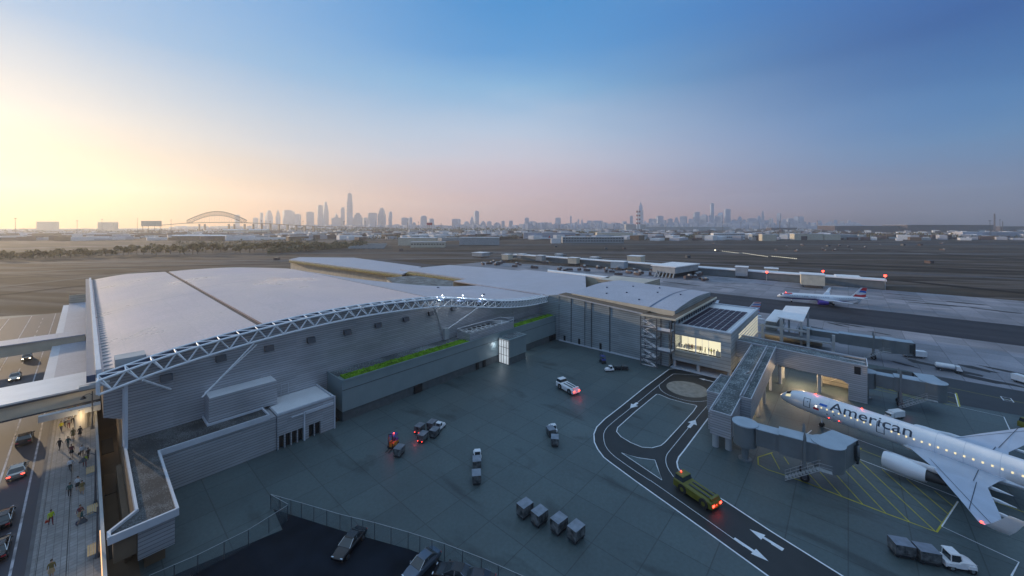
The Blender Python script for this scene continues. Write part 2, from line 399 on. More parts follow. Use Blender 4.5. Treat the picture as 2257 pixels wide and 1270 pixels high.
# azimuth angles from the sun: left frame edge 9, middle 62, right frame edge 115
ac = N(nt, 'ShaderNodeMath', operation='ARCCOSINE'); L.new(dt.outputs['Value'], ac.inputs[0])
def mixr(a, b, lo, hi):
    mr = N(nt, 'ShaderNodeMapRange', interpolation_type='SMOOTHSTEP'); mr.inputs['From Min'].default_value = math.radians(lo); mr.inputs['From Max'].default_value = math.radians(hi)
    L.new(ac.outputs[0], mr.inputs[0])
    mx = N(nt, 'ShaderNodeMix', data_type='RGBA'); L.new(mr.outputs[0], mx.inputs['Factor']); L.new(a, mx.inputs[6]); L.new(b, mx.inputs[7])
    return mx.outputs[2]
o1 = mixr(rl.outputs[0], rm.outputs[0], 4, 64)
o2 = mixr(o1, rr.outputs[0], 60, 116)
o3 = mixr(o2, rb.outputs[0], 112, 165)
sky = N(nt, 'ShaderNodeTexSky', sky_type='NISHITA', sun_disc=False)
sky.sun_elevation = SUNEL; sky.sun_rotation = PI/2-sunaz; sky.air_density = 1.2; sky.dust_density = 2.0
b2 = N(nt, 'ShaderNodeBackground'); L.new(sky.outputs[0], b2.inputs[0]); b2.inputs[1].default_value = .01
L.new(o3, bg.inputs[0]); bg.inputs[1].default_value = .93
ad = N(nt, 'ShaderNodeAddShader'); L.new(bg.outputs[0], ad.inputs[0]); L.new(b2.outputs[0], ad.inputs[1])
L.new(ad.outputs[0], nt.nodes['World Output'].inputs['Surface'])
sl = bpy.data.lights.new('sun', 'SUN'); so = bpy.data.objects.new('sun', sl); link(so)
sl.energy = 3.6; sl.angle = math.radians(.6); sl.color = (1, .75, .48)
sdir = Vector((math.cos(sunaz)*math.cos(SUNEL), math.sin(sunaz)*math.cos(SUNEL), math.sin(SUNEL)))
so.rotation_euler = sdir.to_track_quat('Z', 'Y').to_euler()
so.location = (0, 0, 300)
SC.view_settings.view_transform = 'Standard'; SC.view_settings.look = 'None'
SC.view_settings.exposure = 0; SC.view_settings.gamma = 1
def lamp(name, loc, power, col, r=.3, label=None):
    l = bpy.data.lights.new(name, 'POINT'); l.energy = power; l.color = col; l.shadow_soft_size = r
    o = bpy.data.objects.new(name, l); link(o); o.location = loc; return o

# ================================================================ SETTING
mg = streaky('airfield_ground', [(.30, (.028, .021, .016)), (.42, (.065, .045, .028)), (.49, (.12, .10, .09)), (.55, (.034, .025, .018)), (.66, (.08, .06, .042)), (.74, (.16, .14, .13))], .0025, .028, 0, .95, .05)
# runway direction: nearly across the view, so streaks run along world -48 degrees
for n in mg.node_tree.nodes:
    if n.type == 'MAPPING' and n.inputs['Rotation'].default_value[2] == 0 and abs(n.inputs['Scale'].default_value[0]-1) < 1e-6:
        n.inputs['Rotation'].default_value[2] = math.radians(62)
Z0 = -.004
mb = MB(); G0, G1 = -6600, 7600; q = 12
for i in range(q):
    for j in range(q):
        a0 = G0+(G1-G0)*i/q; a1 = G0+(G1-G0)*(i+1)/q; b0 = G0+(G1-G0)*j/q; b1 = G0+(G1-G0)*(j+1)/q
        mb.add([(a0,b0,-.25),(a1,b0,-.25),(a1,b1,-.25),(a0,b1,-.25)], [(0,1,2,3)])
tag(mb.build('ground', mg), kind='structure')
def sheetobj(name, pts, z, m, smooth=0, closed=True):
    P = smoothpts(pts, smooth, True) if smooth else pts
    mb = MB(); mb.sheet([(p[0], p[1]) for p in P], z); return tag(mb.build(name, m), kind='structure')
sheetobj('apron', [(-60,-140),(206,-140),(206,95),(160,140),(160,78),(2,78),(2,262),(-60,300)], 0, M['apron'])
sheetobj('taxiway', [(203,-260),(248,-260),(247,120),(240,200),(232,420),(196,420),(199,120)], -.05, M['taxi'])
sheetobj('concrete_pad', [(247,-140),(330,-80),(331,120),(292,300),(240,300),(243,96)], -.12, M['apron_pale'])
sheetobj('concrete_pad', [(150,-60),(206,-60),(206,60),(175,40),(160,24),(150,8)], .01, M['apron_pale'])
sheetobj('access_road', [(133,-60),(142,-60),(150,-42),(150,-12),(143,0),(135,6),(128,-8),(131,-30)], .02, M['asphalt'], 2)
# far taxiways and runways, long strips across the view
def band(px0, py0, px1, py1, w, z, m, name):
    a = g(px0, py0); b = g(px1, py1); d = (b-a).normalized(); nn = Vector((-d.y, d.x, 0))*w/2; a = a-d*60; b = b+d*60
    sheetobj(name, [tuple((a-nn)[:2]), tuple((b-nn)[:2]), tuple((b+nn)[:2]), tuple((a+nn)[:2])], z, m)
M['runway'] = streaky('runway_concrete', [(.3, (.055, .05, .05)), (.5, (.10, .093, .095)), (.7, (.16, .15, .155))], .02, .002, 0, .8)
M['dirt'] = streaky('bare_dirt', [(.3, (.010, .008, .006)), (.5, (.022, .016, .012)), (.7, (.045, .033, .024))], .02, .004, 0, .95)
band(0, 580, 1130, 568, 16, -.16, M['runway'], 'runway')
band(-100, 606, 640, 575, 11, -.17, M['taxi'], 'taxiway')
band(0, 560, 1500, 556, 34, -.18, M['taxi'], 'runway')
band(1150, 556, 2257, 560, 22, -.16, M['runway'], 'taxiway')
band(1000, 540, 2257, 538, 40, -.2, M['taxi'], 'runway')
band(1380, 572, 2257, 615, 14, -.14, M['runway'], 'taxiway')
band(1050, 560, 1480, 583, 9, -.13, M['runway'], 'taxiway')
band(0, 548, 900, 527, 40, -.19, M['runway'], 'taxiway')
band(1900, 548, 2300, 575, 12, -.135, M['dirt'], 'dirt_strip')
band(1900, 585, 2300, 600, 14, -.12, M['dirt'], 'dirt_strip')
band(0, 632, 190, 612, 6, -.11, M['runway'], 'path')
band(0, 650, 190, 628, 5, -.105, M['dirt'], 'dirt_strip')
band(-80, 592, 620, 580, 7, -.15, M['runway'], 'taxiway')
band(-80, 617, 300, 600, 5, -.148, M['dirt'], 'dirt_strip')
band(330, 588, 640, 581, 9, -.145, M['dirt'], 'dirt_strip')
band(900, 551, 1560, 549, 12, -.146, M['dirt'], 'dirt_strip')
band(1500, 548, 2260, 551, 9, -.144, M['dirt'], 'dirt_strip')
band(1650, 582, 2300, 606, 6, -.13, M['dirt'], 'dirt_strip')
band(1980, 618, 2300, 650, 9, -.128, M['dirt'], 'dirt_strip')
band(1500, 535, 2300, 535, 26, -.142, M['dirt'], 'dirt_strip')
band(700, 556, 1100, 552, 8, -.141, M['dirt'], 'dirt_strip')
# car park, bottom middle
sheetobj('car_park', [(17.2,55.6),(17.6,60.6),(22.2,49.9),(26.5,40.7),(30,31.3),(33,24),(36,14),(30,0),(0,10),(0,59)], .02, mat('car_park_asphalt', (.008,.012,.020), .85, 0, .35, .3, spec=.15))
# service road with its loop
def zp(l, ox, oy, s): return [(ox+x/s, oy+y/s) for x, y in l]
def G2(pts): return [tuple(g(*p)[:2]) for p in pts]
Lp = zp([(1240,155),(1290,149),(1500,178),(1745,243)], 1200, 780, 4.514)
outer = [(1561,880)]+[(1612,842)]+[(1590,835)]+Lp[::-1][1:]+zp([(1205,180),(1000,332),(780,510),(600,650),(520,730),(492,800),(497,880),(530,950),(590,1030),(660,1085),(760,1158),(900,1262)], 1200, 780, 4.514)+[(1480,1117),(1560,1174),(1690,1268),(1760,1320)]
right = [(1930,1320),(1857,1270),(1700,1172),(1600,1106),(1560,1082),(1525,1062),(1502,1044),(1494,1031),(1492,1019),(1496,1008),(1508,993),(1561,922)]
sheetobj('service_road', G2(outer+right), .008, M['asphalt'])
isl = zp([(1115,403),(1140,404),(1250,450),(1400,490),(1505,512),(1516,520),(1480,575),(1330,740),(1200,880),(1160,913),(1070,937),(970,930),(860,885),(760,825),(718,775),(728,735),(900,580)], 1200, 780, 4.514)
tri = zp([(765,985),(930,1035),(1100,1058),(1120,1120),(1170,1258)], 1200, 780, 4.514)
sheetobj('traffic_island', G2(isl), .016, M['apron']); sheetobj('traffic_island', G2(tri), .016, M['apron'])
cc = g(1514.6, 857.5); circ = [(cc.x+4.7*math.cos(t*PI/24), cc.y+4.7*math.sin(t*PI/24)) for t in range(48)]
sheetobj('roundabout_island', circ, .02, mat('gravel_island', (.26,.24,.21), .85, 0, .18, .9))
mw = MB()
strip(mw, G2(outer[3:]), .22, .028); strip(mw, G2(right), .22, .028)
strip(mw, G2(isl), .16, .028, True); strip(mw, G2(tri), .13, .028, True)
mid1 = zp([(1560,215),(1300,200),(1270,205),(1140,310),(850,548),(640,712),(590,780),(588,850),(610,930),(680,1010),(770,1075),(900,1165),(1050,1262)], 1200, 780, 4.514)
mid2 = zp([(1640,495),(1500,655),(1250,960),(1212,1010),(1205,1070),(1225,1140),(1285,1225)], 1200, 780, 4.514)
mid3 = zp([(1140,310),(1145,345),(1190,390),(1280,430),(1420,470),(1530,478),(1640,465)], 1200, 780, 4.514)
for m_ in (mid1, mid2, mid3): strip(mw, smoothpts(G2(m_), 1), .09, .03)
strip(mw, G2([(1433,1059),(1560,1148),(1640,1205)]), .09, .03)
strip(mw, G2([(1700,1198),(1725,1214)]), .3, .03)
def arrow(mb, tail, tip, w, z=.034, head=.42):
    a = g(*tail); b = g(*tip); d = (b-a); l = d.length; d.normalize(); nn = Vector((-d.y, d.x, 0))
    c = b-d*l*head
    mb.add([(p.x, p.y, z) for p in (a-nn*w*.17, c-nn*w*.17, c+nn*w*.17, a+nn*w*.17)], [(0,1,2,3)])
    mb.add([(p.x, p.y, z) for p in (c-nn*w*.5, b, c+nn*w*.5)], [(0,1,2)])
arrow(mw, (1405,888), (1389,900), 1.7, head=.6); arrow(mw, (1518,943), (1533,926), 1.8, head=.5); arrow(mw, (1573,842), (1540,834), 1.1, head=.4)
arrow(mw, (1727,1212), (1652,1167), 1.25, head=.42); arrow(mw, (1618,1187), (1694,1238), 1.3, head=.42)
# aircraft stand lines
def z8(l): return zp(l, 1700, 800, 2.702)
for l in ([(280,372),(455,435),(935,612)], [(455,548),(700,642),(1110,802)], [(1112,826),(1015,975),(1475,1188),(1430,1270)],
          [(1025,170),(1095,185),(1115,262),(1385,322),(1420,398)], [(212,425),(240,402)], [(1365,200),(1425,212),(1445,236),(1385,224),(1365,200)], [(1372,213),(1432,226)]):
    strip(mw, G2(z8(l)), .16, .03)
tag(mw.build('road_markings', M['paintwhite']), kind='structure')
my = MB()
Lz = zp([(860,922),(722,966),(726,1035),(812,1082),(1000,1142),(1130,1190),(1320,1262)], 1500, 780, 4.234)
strip(my, G2(Lz), .2, .024); strip(my, G2(z8([(165,697),(425,798),(690,900),(985,1008),(1112,826)])), .22, .024)
for a, b in (((205,640),(300,748)), ((290,650),(420,795)), ((370,648),(545,843)), ((398,598),(680,893)), ((440,570),(825,950)), ((520,577),(975,1003)), ((660,635),(1015,952)), ((805,690),(1052,900)), ((970,762),(1080,852)), ((0,540),(50,635)), ((75,560),(105,605))):
    strip(my, G2(z8([a, b])), .14, .026)
strip(my, G2(z8([(520,512),(700,580)])), .14, .022); strip(my, G2(z8([(1310,820),(1505,890)])), .14, .022); strip(my, G2(z8([(512,518),(535,508)])), .3, .023)
for a, b in (((590,95),(800,180)), ((575,110),(860,215)), ((575,128),(1000,240)), ((860,155),(1110,215)), ((900,175),(1115,250)), ((575,150),(1115,262)), ((700,110),(790,140))):
    strip(my, G2(z8([a, b])), .14, .026)
strip(my, G2(z8([(1060,148),(1105,157),(1505,240)])), .12, .022); strip(my, G2(z8([(1100,180),(1120,260)])), .35, .022)
tag(my.build('stand_markings', M['paintyellow']), kind='structure')

M['stain'] = mat('tyre_stain', (.02,.022,.028), .8, 0, .3, .1)
random.seed(31); st = MB()
def blot(px, py, a, b_, rot, z=.03):
    c = g(px, py); n = 14; P = []
    for k in range(n):
        t = 2*PI*k/n; r = random.uniform(.55, 1.1); x, y = a*r*math.cos(t), b_*r*math.sin(t); P.append((c.x+x*math.cos(rot)-y*math.sin(rot), c.y+x*math.sin(rot)+y*math.cos(rot)))
    st.sheet(P, z)
for px, py in ((1990,803),(2030,800),(2135,823),(2175,838),(2235,822),(1900,752),(1845,716),(1868,716),(1820,745),(2150,812)): blot(px, py, random.uniform(4,7), random.uniform(1,2), random.uniform(.9,1.5), .025)
for px, py in ((1795,722),(1940,735),(2060,725)): blot(px, py, 4, .9, 1.2, .025)
for px, py in ((2010,662),(2080,672),(2130,668),(1990,650),(2200,685),(1400,612),(1600,633),(1500,625),(1760,636),(1690,628)): blot(px, py, random.uniform(8,16), random.uniform(1,2.5), random.uniform(1.2,1.8), -.1)
tag(st.build('tyre_stains', M['stain']), kind='structure')
# elevated departures road on the left, 3 m above the apron
dk = 3.0
mb = MB(); mb.box(-46, 12, dk-.8, -3.9, 250, dk); tag(mb.build('roadway_deck', M['asphalt_road']), kind='structure')
mb = MB(); mb.box(-3.9, 12, dk-.78, 1.5, 250, dk+.14); tag(mb.build('sidewalk', M['paver']), kind='structure')
mb = MB(); mb.box(-4.25, 12, dk-.7, -3.9, 250, dk+.15); tag(mb.build('kerb', mat('kerb_stone', (.10,.10,.11), .8, 0, .15, .8)), kind='structure')
mb = MB()
for x in (-5.3, -8.2): strip(mb, [(x, 14), (x, 249)], .22, dk+.006)
for y in range(120, 240, 9): strip(mb, [(-11.2, y), (-11.2, y+4)], .18, dk+.006)
for x in (-14.5, -20): strip(mb, [(x, 14), (x, 249)], .2, dk+.006)
tag(mb.build('lane_markings', mat('worn_lane_paint', (.34,.34,.38), .7, 0, .5, .8)), kind='structure')
mb = MB(); strip(mb, [(-1.35, 14), (-1.35, 250)], .08, dk+.146); strip(mb, [(-3.5, 14), (-3.5, 250)], .06, dk+.146)
tag(mb.build('pavement_joint', M['black']), kind='structure')
# lower level lane between the deck and the terminal
sheetobj('service_alley', [(1.5,0),(4.2,0),(4.2,400),(1.5,400)], .03, M['brownwall'])
mb = MB()
for y in (66, 82, 97): mb.box(1.9, y, .05, 3.4, y+6.5, .12)
mb.box(-.0+1.9, 30, .05, 3.9, 58, .12)
tag(mb.build('alley_pit', M['black']), kind='structure')
hz = MB(); hz.box(-6700, -6700, -1.3, 7700, 7700, 560)
hm = bpy.data.materials.new('haze_air'); hm.use_nodes = True; hn_ = hm.node_tree
for n in list(hn_.nodes):
    if n.type == 'BSDF_PRINCIPLED': hn_.nodes.remove(n)
pv = hn_.nodes.new('ShaderNodeVolumePrincipled'); pv.inputs['Color'].default_value = (.96, .96, .98, 1); pv.inputs['Density'].default_value = 1.25e-4; pv.inputs['Anisotropy'].default_value = .55
SC.cycles.volume_bounces = 2
hn_.links.new(pv.outputs[0], hn_.nodes['Material Output'].inputs['Volume'])
ho = tag(hz.build('haze', hm), kind='stuff')
ho['label'] = 'thin warm evening haze over the airfield'; ho['category'] = 'haze'

# ================================================================ TERMINAL
prof = [(-6,15.9),(1.6,17.9),(10.6,19.8),(23.8,21.3),(37,21.9),(50,21.6),(62.5,20.6),(76,18.2),(87,16.3),(98,15.1),(110,14.8),(123,15.1),(140,15.4),(170,15.4)]
def zr(X):
    for k in range(len(prof)-1):
        if X <= prof[k+1][0]:
            x0, y0 = prof[k]; x1, y1 = prof[k+1]; t = (X-x0)/(x1-x0)
            m0 = (y1-prof[k-1][1])/(x1-prof[k-1][0]) if k else (y1-y0)/(x1-x0)
            m1 = (prof[k+2][1]-y0)/(prof[k+2][0]-x0) if k+2 < len(prof) else (y1-y0)/(x1-x0)
            h = x1-x0; t2, t3 = t*t, t*t*t
            return (2*t3-3*t2+1)*y0+(t3-2*t2+t)*h*m0+(-2*t3+3*t2)*y1+(t3-t2)*h*m1
    return prof[-1][1]
back = [(1.0,229),(11.5,223),(22.3,207),(43,198),(60,184),(64,152),(68,142),(90,128),(109.5,116)]
def yb(X):
    for (a, b), (c, d) in zip(back, back[1:]):
        if X <= c: return b+(d-b)*max(0, X-a)/(c-a)
    return back[-1][1]
def roofpiece(mb, x0, x1, y0f, y1f, n, ny, th=.5, zf=zr, dz=0):
    top = []
    for i in range(n+1):
        X = x0+(x1-x0)*i/n; a = y0f(X); b = y1f(X)
        top.append([(X, a+(b-a)*j/ny, zf(X)+dz) for j in range(ny+1)])
    b0 = len(mb.v); W_ = ny+1
    for r in top: mb.v += r
    for r in top: mb.v += [(x, y, z-th) for x, y, z in r]
    o = (n+1)*W_
    for i in range(n):
        for j in range(ny):
            a = b0+i*W_+j; mb.f.append((a, a+W_, a+W_+1, a+1)); mb.m.append(0)
            mb.f.append((o+a, o+a+1, o+a+W_+1, o+a+W_)); mb.m.append(0)
    for i in range(n):
        a = b0+i*W_; mb.f.append((a, o+a, o+a+W_, a+W_)); mb.m.append(0)
        a += ny; mb.f.append((a, a+W_, o+a+W_, o+a)); mb.m.append(0)
    for j in range(ny):
        a = b0+j; mb.f.append((a, a+1, o+a+1, o+a)); mb.m.append(0)
        a = b0+n*W_+j; mb.f.append((a, o+a, o+a+1, a+1)); mb.m.append(0)
T = thing('terminal_building', 'long terminal hall with a wave shaped pale roof and ribbed grey walls', 'terminal', (0,0,0))
mb = MB(); roofpiece(mb, 1.6, 21.6, lambda x: 83, yb, 16, 8); o = mb.build('roof_panel', M['roof'], T, smooth=True)
mb = MB(); roofpiece(mb, 22.6, 60.6, lambda x: 83, yb, 26, 8); mb.build('roof_panel', M['roof'], T, smooth=True)
mb = MB(); roofpiece(mb, 61.4, 109.4, lambda x: 83, yb, 30, 6); mb.build('roof_panel', M['roof2'], T, smooth=True)
mb = MB(); roofpiece(mb, 109.6, 128, lambda x: 75.5, lambda x: 132, 6, 3, dz=.35); roofpiece(mb, 128.01, 160, lambda x: 75.5+(x-128)*.6, lambda x: 132, 6, 3, dz=.35); mb.build('roof_panel', M['roof2'], T, smooth=True)
mb = MB(); roofpiece(mb, 21.6, 22.6, lambda x: 83.2, lambda x: yb(x)-1, 1, 6, .4, dz=-.35); roofpiece(mb, 60.6, 61.4, lambda x: 83.2, lambda x: yb(x)-1, 1, 6, .4, dz=-.35)
mb.build('roof_gutter', mat('dark_gutter', (.10,.075,.07), .8, 0, .3, .6), T)
mb = MB()
for y, x0, x1 in ((137, 1.8, 21.4), (146, 23, 60), (112, 62, 109)):
    for k in range(24):
        a = x0+(x1-x0)*k/24; b = x0+(x1-x0)*(k+1)/24; mb.add([(a,y,zr(a)+.02),(b,y,zr(b)+.02),(b,y+.14,zr(b)+.02),(a,y+.14,zr(a)+.02)], [(0,1,2,3)])
for k in range(12):
    y0 = 84+(130-84)*k/12; y1 = 84+(130-84)*(k+1)/12; mb.add([(81,y0,zr(81)+.02),(81.15,y0,zr(81.15)+.02),(81.15,y1,zr(81.15)+.02),(81,y1,zr(81)+.02)], [(0,1,2,3)])
for x, y in ((93,96),(90,118)):
    mb.box(x, y, zr(x)-.2, x+.7, y+.7, zr(x)+.35)
mb.build('roof_seam', M['fascia'], T)
# eave fascia
mb = MB()
for k in range(90):
    a = 1.4+(109.2-1.4)*k/90; b = 1.4+(109.2-1.4)*(k+1)/90
    vs = [(a,82.2,zr(a)-.75),(b,82.2,zr(b)-.75),(b,82.99,zr(b)-.75),(a,82.99,zr(a)-.75),(a,82.2,zr(a)+.1),(b,82.2,zr(b)+.1),(b,82.99,zr(b)+.12),(a,82.99,zr(a)+.12)]
    mb.add(vs, [(0,3,2,1),(4,5,6,7),(0,1,5,4),(2,3,7,6)])
mb.build('eave_fascia', M['fascia'], T)
# left edge flange, white parapet strip and dark gutter
mb = MB(); mb.box(.1, 82, 17.3, 1.0, 231, 18.3); mb.build('edge_gutter', M['fascia'], T)
mb = MB(); mb.box(1.02, 82.6, 17.6, 1.58, 230, 18.75); mb.build('edge_parapet', M['coping'], T)
mb = MB()
for k in range(60): mb.box(1.9, 84+k*2.4, zr(2.0)-.1, 2.9, 84.3+k*2.4, zr(2.4)+.14)
mb.build('snow_guard', M['cream2'], T)
mb = MB(); mb.box(3.0, 83.1, 17.2, 6.4, 86.2, 19.6); mb.box(-.6, 81.2, 16.6, 2.4, 82.1, 17.1); mb.build('roof_curb', M['cream2'], T)
# front wall following the wave
mb = MB(); n = 80
for k in range(n):
    a = 3.9+(109.4-3.9)*k/n; b = 3.9+(109.4-3.9)*(k+1)/n
    mb.add([(a,84,0),(b,84,0),(b,84,zr(b)-.55),(a,84,zr(a)-.55)], [(0,1,2,3)])
mb.add([(1.8,84,11),(3.9,84,10),(3.9,84,zr(3.9)-.55),(1.8,84,zr(1.8)-.55)], [(0,1,2,3)])
mb.build('front_wall', M['siding'], T)
mb = MB(); mb.add([(3.9,84,0),(3.9,225,0),(3.9,225,10.2),(3.9,84,10.2)], [(0,1,2,3)]); mb.add([(3.9,84,10.1),(1.8,84,11),(1.8,225,11),(3.9,225,10.1)], [(0,1,2,3)]); mb.add([(1.8,84,11),(1.8,84,17.3),(1.8,225,17.3),(1.8,225,11)], [(0,1,2,3)])
mb.build('end_wall', M['brownwall'], T)
mb = MB(); mb.add([(2,225,0),(2,225,17),(60,184,17),(60,184,0)], [(0,1,2,3)]); mb.add([(60,184,0),(60,184,19),(68,142,18),(68,142,0)], [(0,1,2,3)]); mb.add([(68,142,0),(68,142,18),(109,116,14),(109,116,0)], [(0,1,2,3)]); mb.add([(160,95,0),(160,132,0),(160,132,15),(160,95,15)], [(0,1,2,3)]); mb.add([(109,132,0),(160,132,0),(160,132,15),(109,132,15)], [(0,1,2,3)])
mb.build('rear_wall', M['cream'], T)
mb = MB(); mb.box(3.8, 83.6, 0, 4.15, 83.98, 14.8); mb.box(3.85, 80.6, 6.5, 4.25, 81.0, zr(4)-2.2); mb.build('column', M['coping'], T)
mb = MB(); mb.tube((66,83.7,8.5),(62.5,83.6,zr(62.5)-1.6),.14); mb.box(65.6,82.9,8.5,67.2,83.95,11.5); mb.tube((95,83.8,8.5),(95,83.8,14),.06)
mb.build('downpipe', M['cream2'], T)
# wave truss along the eave
mb = MB(); Yo, Yi = 79.7, 82.3
def tz(x): return zr(x)+.15 if x > 60 else zr(x)+.1
xs = [1.2+2.8*k for k in range(31)]
while xs[-1] < 108.5: xs.append(xs[-1]+1.5)
def dep(x): return 2.1
top = [(x, Yo, tz(x)) for x in xs]; bot = [(x+.0, Yo+.35, tz(x)-dep(x)) for x in xs]; inn = [(x, Yi, tz(x)+.15) for x in xs]
mb.path(top, .2); mb.path(bot, .2); mb.path(inn, .15)
for k in range(len(xs)-1):
    mx = (xs[k]+xs[k+1])/2
    if xs[k] < 58:
        pb = (mx, Yo+.35, tz(mx)-dep(mx)); mb.tube(top[k], pb, .12, 6); mb.tube(pb, top[k+1], .12, 6)
        mb.tube(inn[k], pb, .09, 6)
    else:
        mb.tube(top[k], bot[k+1], .09, 5); mb.tube(bot[k], top[k+1], .09, 5); mb.tube(top[k], bot[k], .11, 5)
    mb.tube(top[k], inn[k], .1, 6); mb.tube(inn[k], top[k+1], .085, 6)
mb.tube((1.2,Yo,tz(1.2)),(1.2,Yo+.35,tz(1.2)-2.0),.22)
mb.build('eave_truss', M['steel'], T)
mb = MB()
def oY(px, py, Y):
    r = (px-CX)/F; D = Y/(SS-CC*r); return (CC*D+SS*r*D, Y, H-(py-HY)*D/F)
mb.tube(oY(560,757,80.7), (13.0,81.0,11.2), .13); mb.tube(oY(566,760,82.6), (13.6,82.6,11.2), .1)
mb.tube(oY(1057,676,80.7), (66.8,83.0,11.4), .13); mb.tube(oY(315,838,80.8), oY(376,858,83.9), .16)
mb.build('tie_rod', M['steel'], T)
for px, py in ((366,834),(486,792),(592,770),(684,752),(764,735),(832,720),(893,707),(948,694),(998,684),(1048,676)):
    p = oY(px, py-5, 84); b = MB(); b.taper(-.75,-.9,-.65,.75,0,.35,0,.35,0,0); f = b.build('wall_light', M['darksteel'], T); f.location = (p[0], 83.97, p[2])
for px in (974, 1019, 1062):
    p = oY(px, 654, 81.4); b = MB(); b.rings([[(.14*math.sin(PI*k/6)*math.cos(2*PI*i/10), .14*math.sin(PI*k/6)*math.sin(2*PI*i/10), .14*math.cos(PI*k/6)) for i in range(10)] for k in range(1, 6)])
    f = b.build('floodlight', M['whitelamp'], T); f.location = (p[0], 81.2, p[2]+.35)
    lamp('flood_lamp', (p[0], 81.6, p[2]-1.0), 190, (.85, .93, 1), .12)
# lower blocks at the left corner
A = thing('corner_annex', 'low ribbed annex with dark gravel roof and pale coping at the terminal corner', 'annex', (0,0,0))
GZ = 6.5
L1 = [(7.2,76),(21.4,76),(21.4,79.9),(13.6,79.9),(13.6,83.98),(4.0,83.98),(4.0,62.2),(1.7,60),(1.7,58.9),(7.2,58.9)]
mb = MB(); mb.prism(L1, GZ-.5, GZ); mb.build('gravel_roof', M['gravel'], A)
mb = MB()
for a, b in zip(L1, L1[1:]+L1[:1]):
    if a[1] > 83 and b[1] > 83: continue
    d = Vector((b[0]-a[0], b[1]-a[1])).normalized(); nn = Vector((-d.y, d.x))*.13
    mb.prism([a, b, (b[0]+nn.x, b[1]+nn.y), (a[0]+nn.x, a[1]+nn.y)] if False else [(a[0]-d.x*.12-nn.x, a[1]-d.y*.12-nn.y), (b[0]+d.x*.12-nn.x, b[1]+d.y*.12-nn.y), (b[0]+d.x*.12+nn.x, b[1]+d.y*.12+nn.y), (a[0]-d.x*.12+nn.x, a[1]-d.y*.12+nn.y)], GZ-.52-.002*abs(a[0]-b[0]), GZ+.32+.0013*abs(a[1]-b[1]))
mb.build('coping', M['coping'], A)
mb = MB(); mb.box(7.0,76.25,0,22.6,83.9,GZ-.55); mb.build('front_wall', M['siding'], A)
mb = MB(); mb.box(3.9,59.2,2.6,7.0,76.2,GZ-.56); mb.build('wing_wall', M['siding'], A)
mb = MB(); mb.box(4.6,61.5,0,6.4,76,2.58); mb.box(2.0,59.4,3.4,3.88,61.6,GZ-.57); mb.build('base_wall', M['brownwall'], A)
mb = MB(); mb.box(3.1,64,0,3.7,83.9,3.2); mb.box(3.72,62,3.4,3.88,83.9,GZ-.58); mb.build('alley_wall', M['brownwall'], A)
mb = MB(); mb.box(13.8,80.4,GZ,24.0,83.97,10.8); mb.build('plant_room', M['siding'], A)
mb = MB(); mb.box(13.9,80.5,10.8,23.9,83.9,10.86); mb.build('plant_room_roof', M['roofwhite'], A)
G_ = thing('garage_block', 'small ribbed garage with pale flat roof and six dark door openings', 'garage', (0,0,0))
mb = MB(); mb.box(22.65,75.8,2.45,32.5,83.96,6.15)
for a, b in ((22.65,22.9),(23.75,23.95),(24.8,25.0),(25.85,26.05),(26.9,27.9),(28.85,29.0),(30.0,32.5)): mb.box(a,75.8,0,b,76.6,2.449)
mb.box(22.66,76.601,0,32.49,83.95,2.448); mb.build('wall', M['siding'], G_)
mb = MB(); mb.box(22.9,76.3,6.15,32.2,83.9,6.22); mb.build('flat_roof', M['roofwhite'], G_)
mb = MB(); mb.box(22.65,75.72,6.16,32.55,76.0,6.5); mb.box(32.25,76.0,6.16,32.55,83.9,6.49); mb.box(26.95,75.55,0,27.2,75.79,5.3); mb.box(27.25,75.5,4.8,32.4,75.79,5.3); mb.box(24.9,75.6,5.0,26.94,75.79,5.15); mb.box(32.52,75.6,0,32.75,75.9,6.4)
mb.build('parapet', M['coping'], G_)
for k, (a, b) in enumerate(((22.9,23.75),(23.95,24.8),(25.0,25.85),(26.05,26.9),(27.9,28.85),(29.0,30.0))):
    d = MB(); d.box(a,76.35,.1,b,76.6,2.44); d.build('door', M['black'], G_)
mb = MB(); mb.tube((25.6,83.6,6.2),(25.6,83.6,8.6),.05); mb.tube((26.9,83.6,6.2),(26.9,83.6,8.6),.05); mb.tube((25.6,83.6,8.6),(26.9,83.6,8.6),.05); mb.build('ladder', M['coping'], G_)
# long low smooth-clad block with planted roof
Bk = thing('low_block', 'long low smooth teal grey block with a bright green planted roof strip', 'building', (0,0,0))
mb = MB(); mb.box(34.6,76.7,2.1,109.3,83.95,8.2); mb.build('wall', M['teal'], Bk)
mb = MB(); mb.box(34.75,76.95,0,109.3,83.93,2.09); mb.build('plinth', M['teal_dark'], Bk)
mb = MB(); mb.box(34.58,76.66,6.42,109.31,76.69,6.5); mb.build('panel_joint', M['black'], Bk)
mb = MB(); mb.box(34.6,76.6,8.21,109.3,76.85,8.58); mb.box(34.5,76.86,8.21,34.75,83.9,8.57); mb.build('parapet', M['teal'], Bk)
mb = MB(); mb.box(34.8,80.3,8.22,109.2,83.9,8.3); mb.build('gravel_roof', M['gravel2'], Bk)
for a, b in ((35.6,69.3),(88.2,109)):
    mb = MB(); random.seed(int(a))
    nx = int((b-a)/.35)
    for i in range(nx):
        for j in range(10):
            x = a+(b-a)*i/nx; y = 76.95+3.1*j/10; h = .12+random.random()*.28
            mb.taper(x, y, 8.22, x+(b-a)/nx-.03, y+.29, 8.3+h, .06, .06, .06, .06)
    tag(mb.build('green_roof', M['grass'], Bk), kind='stuff')
mb = MB()
for x in (51.6,): mb.box(x,76.55,.2,x+2.2,76.93,1.95)
for x in (71.6,74.2,106,107.3,108.4): mb.box(x,76.55,.2,x+.9,76.93,2.0)
mb.build('doorway', M['black'], Bk)
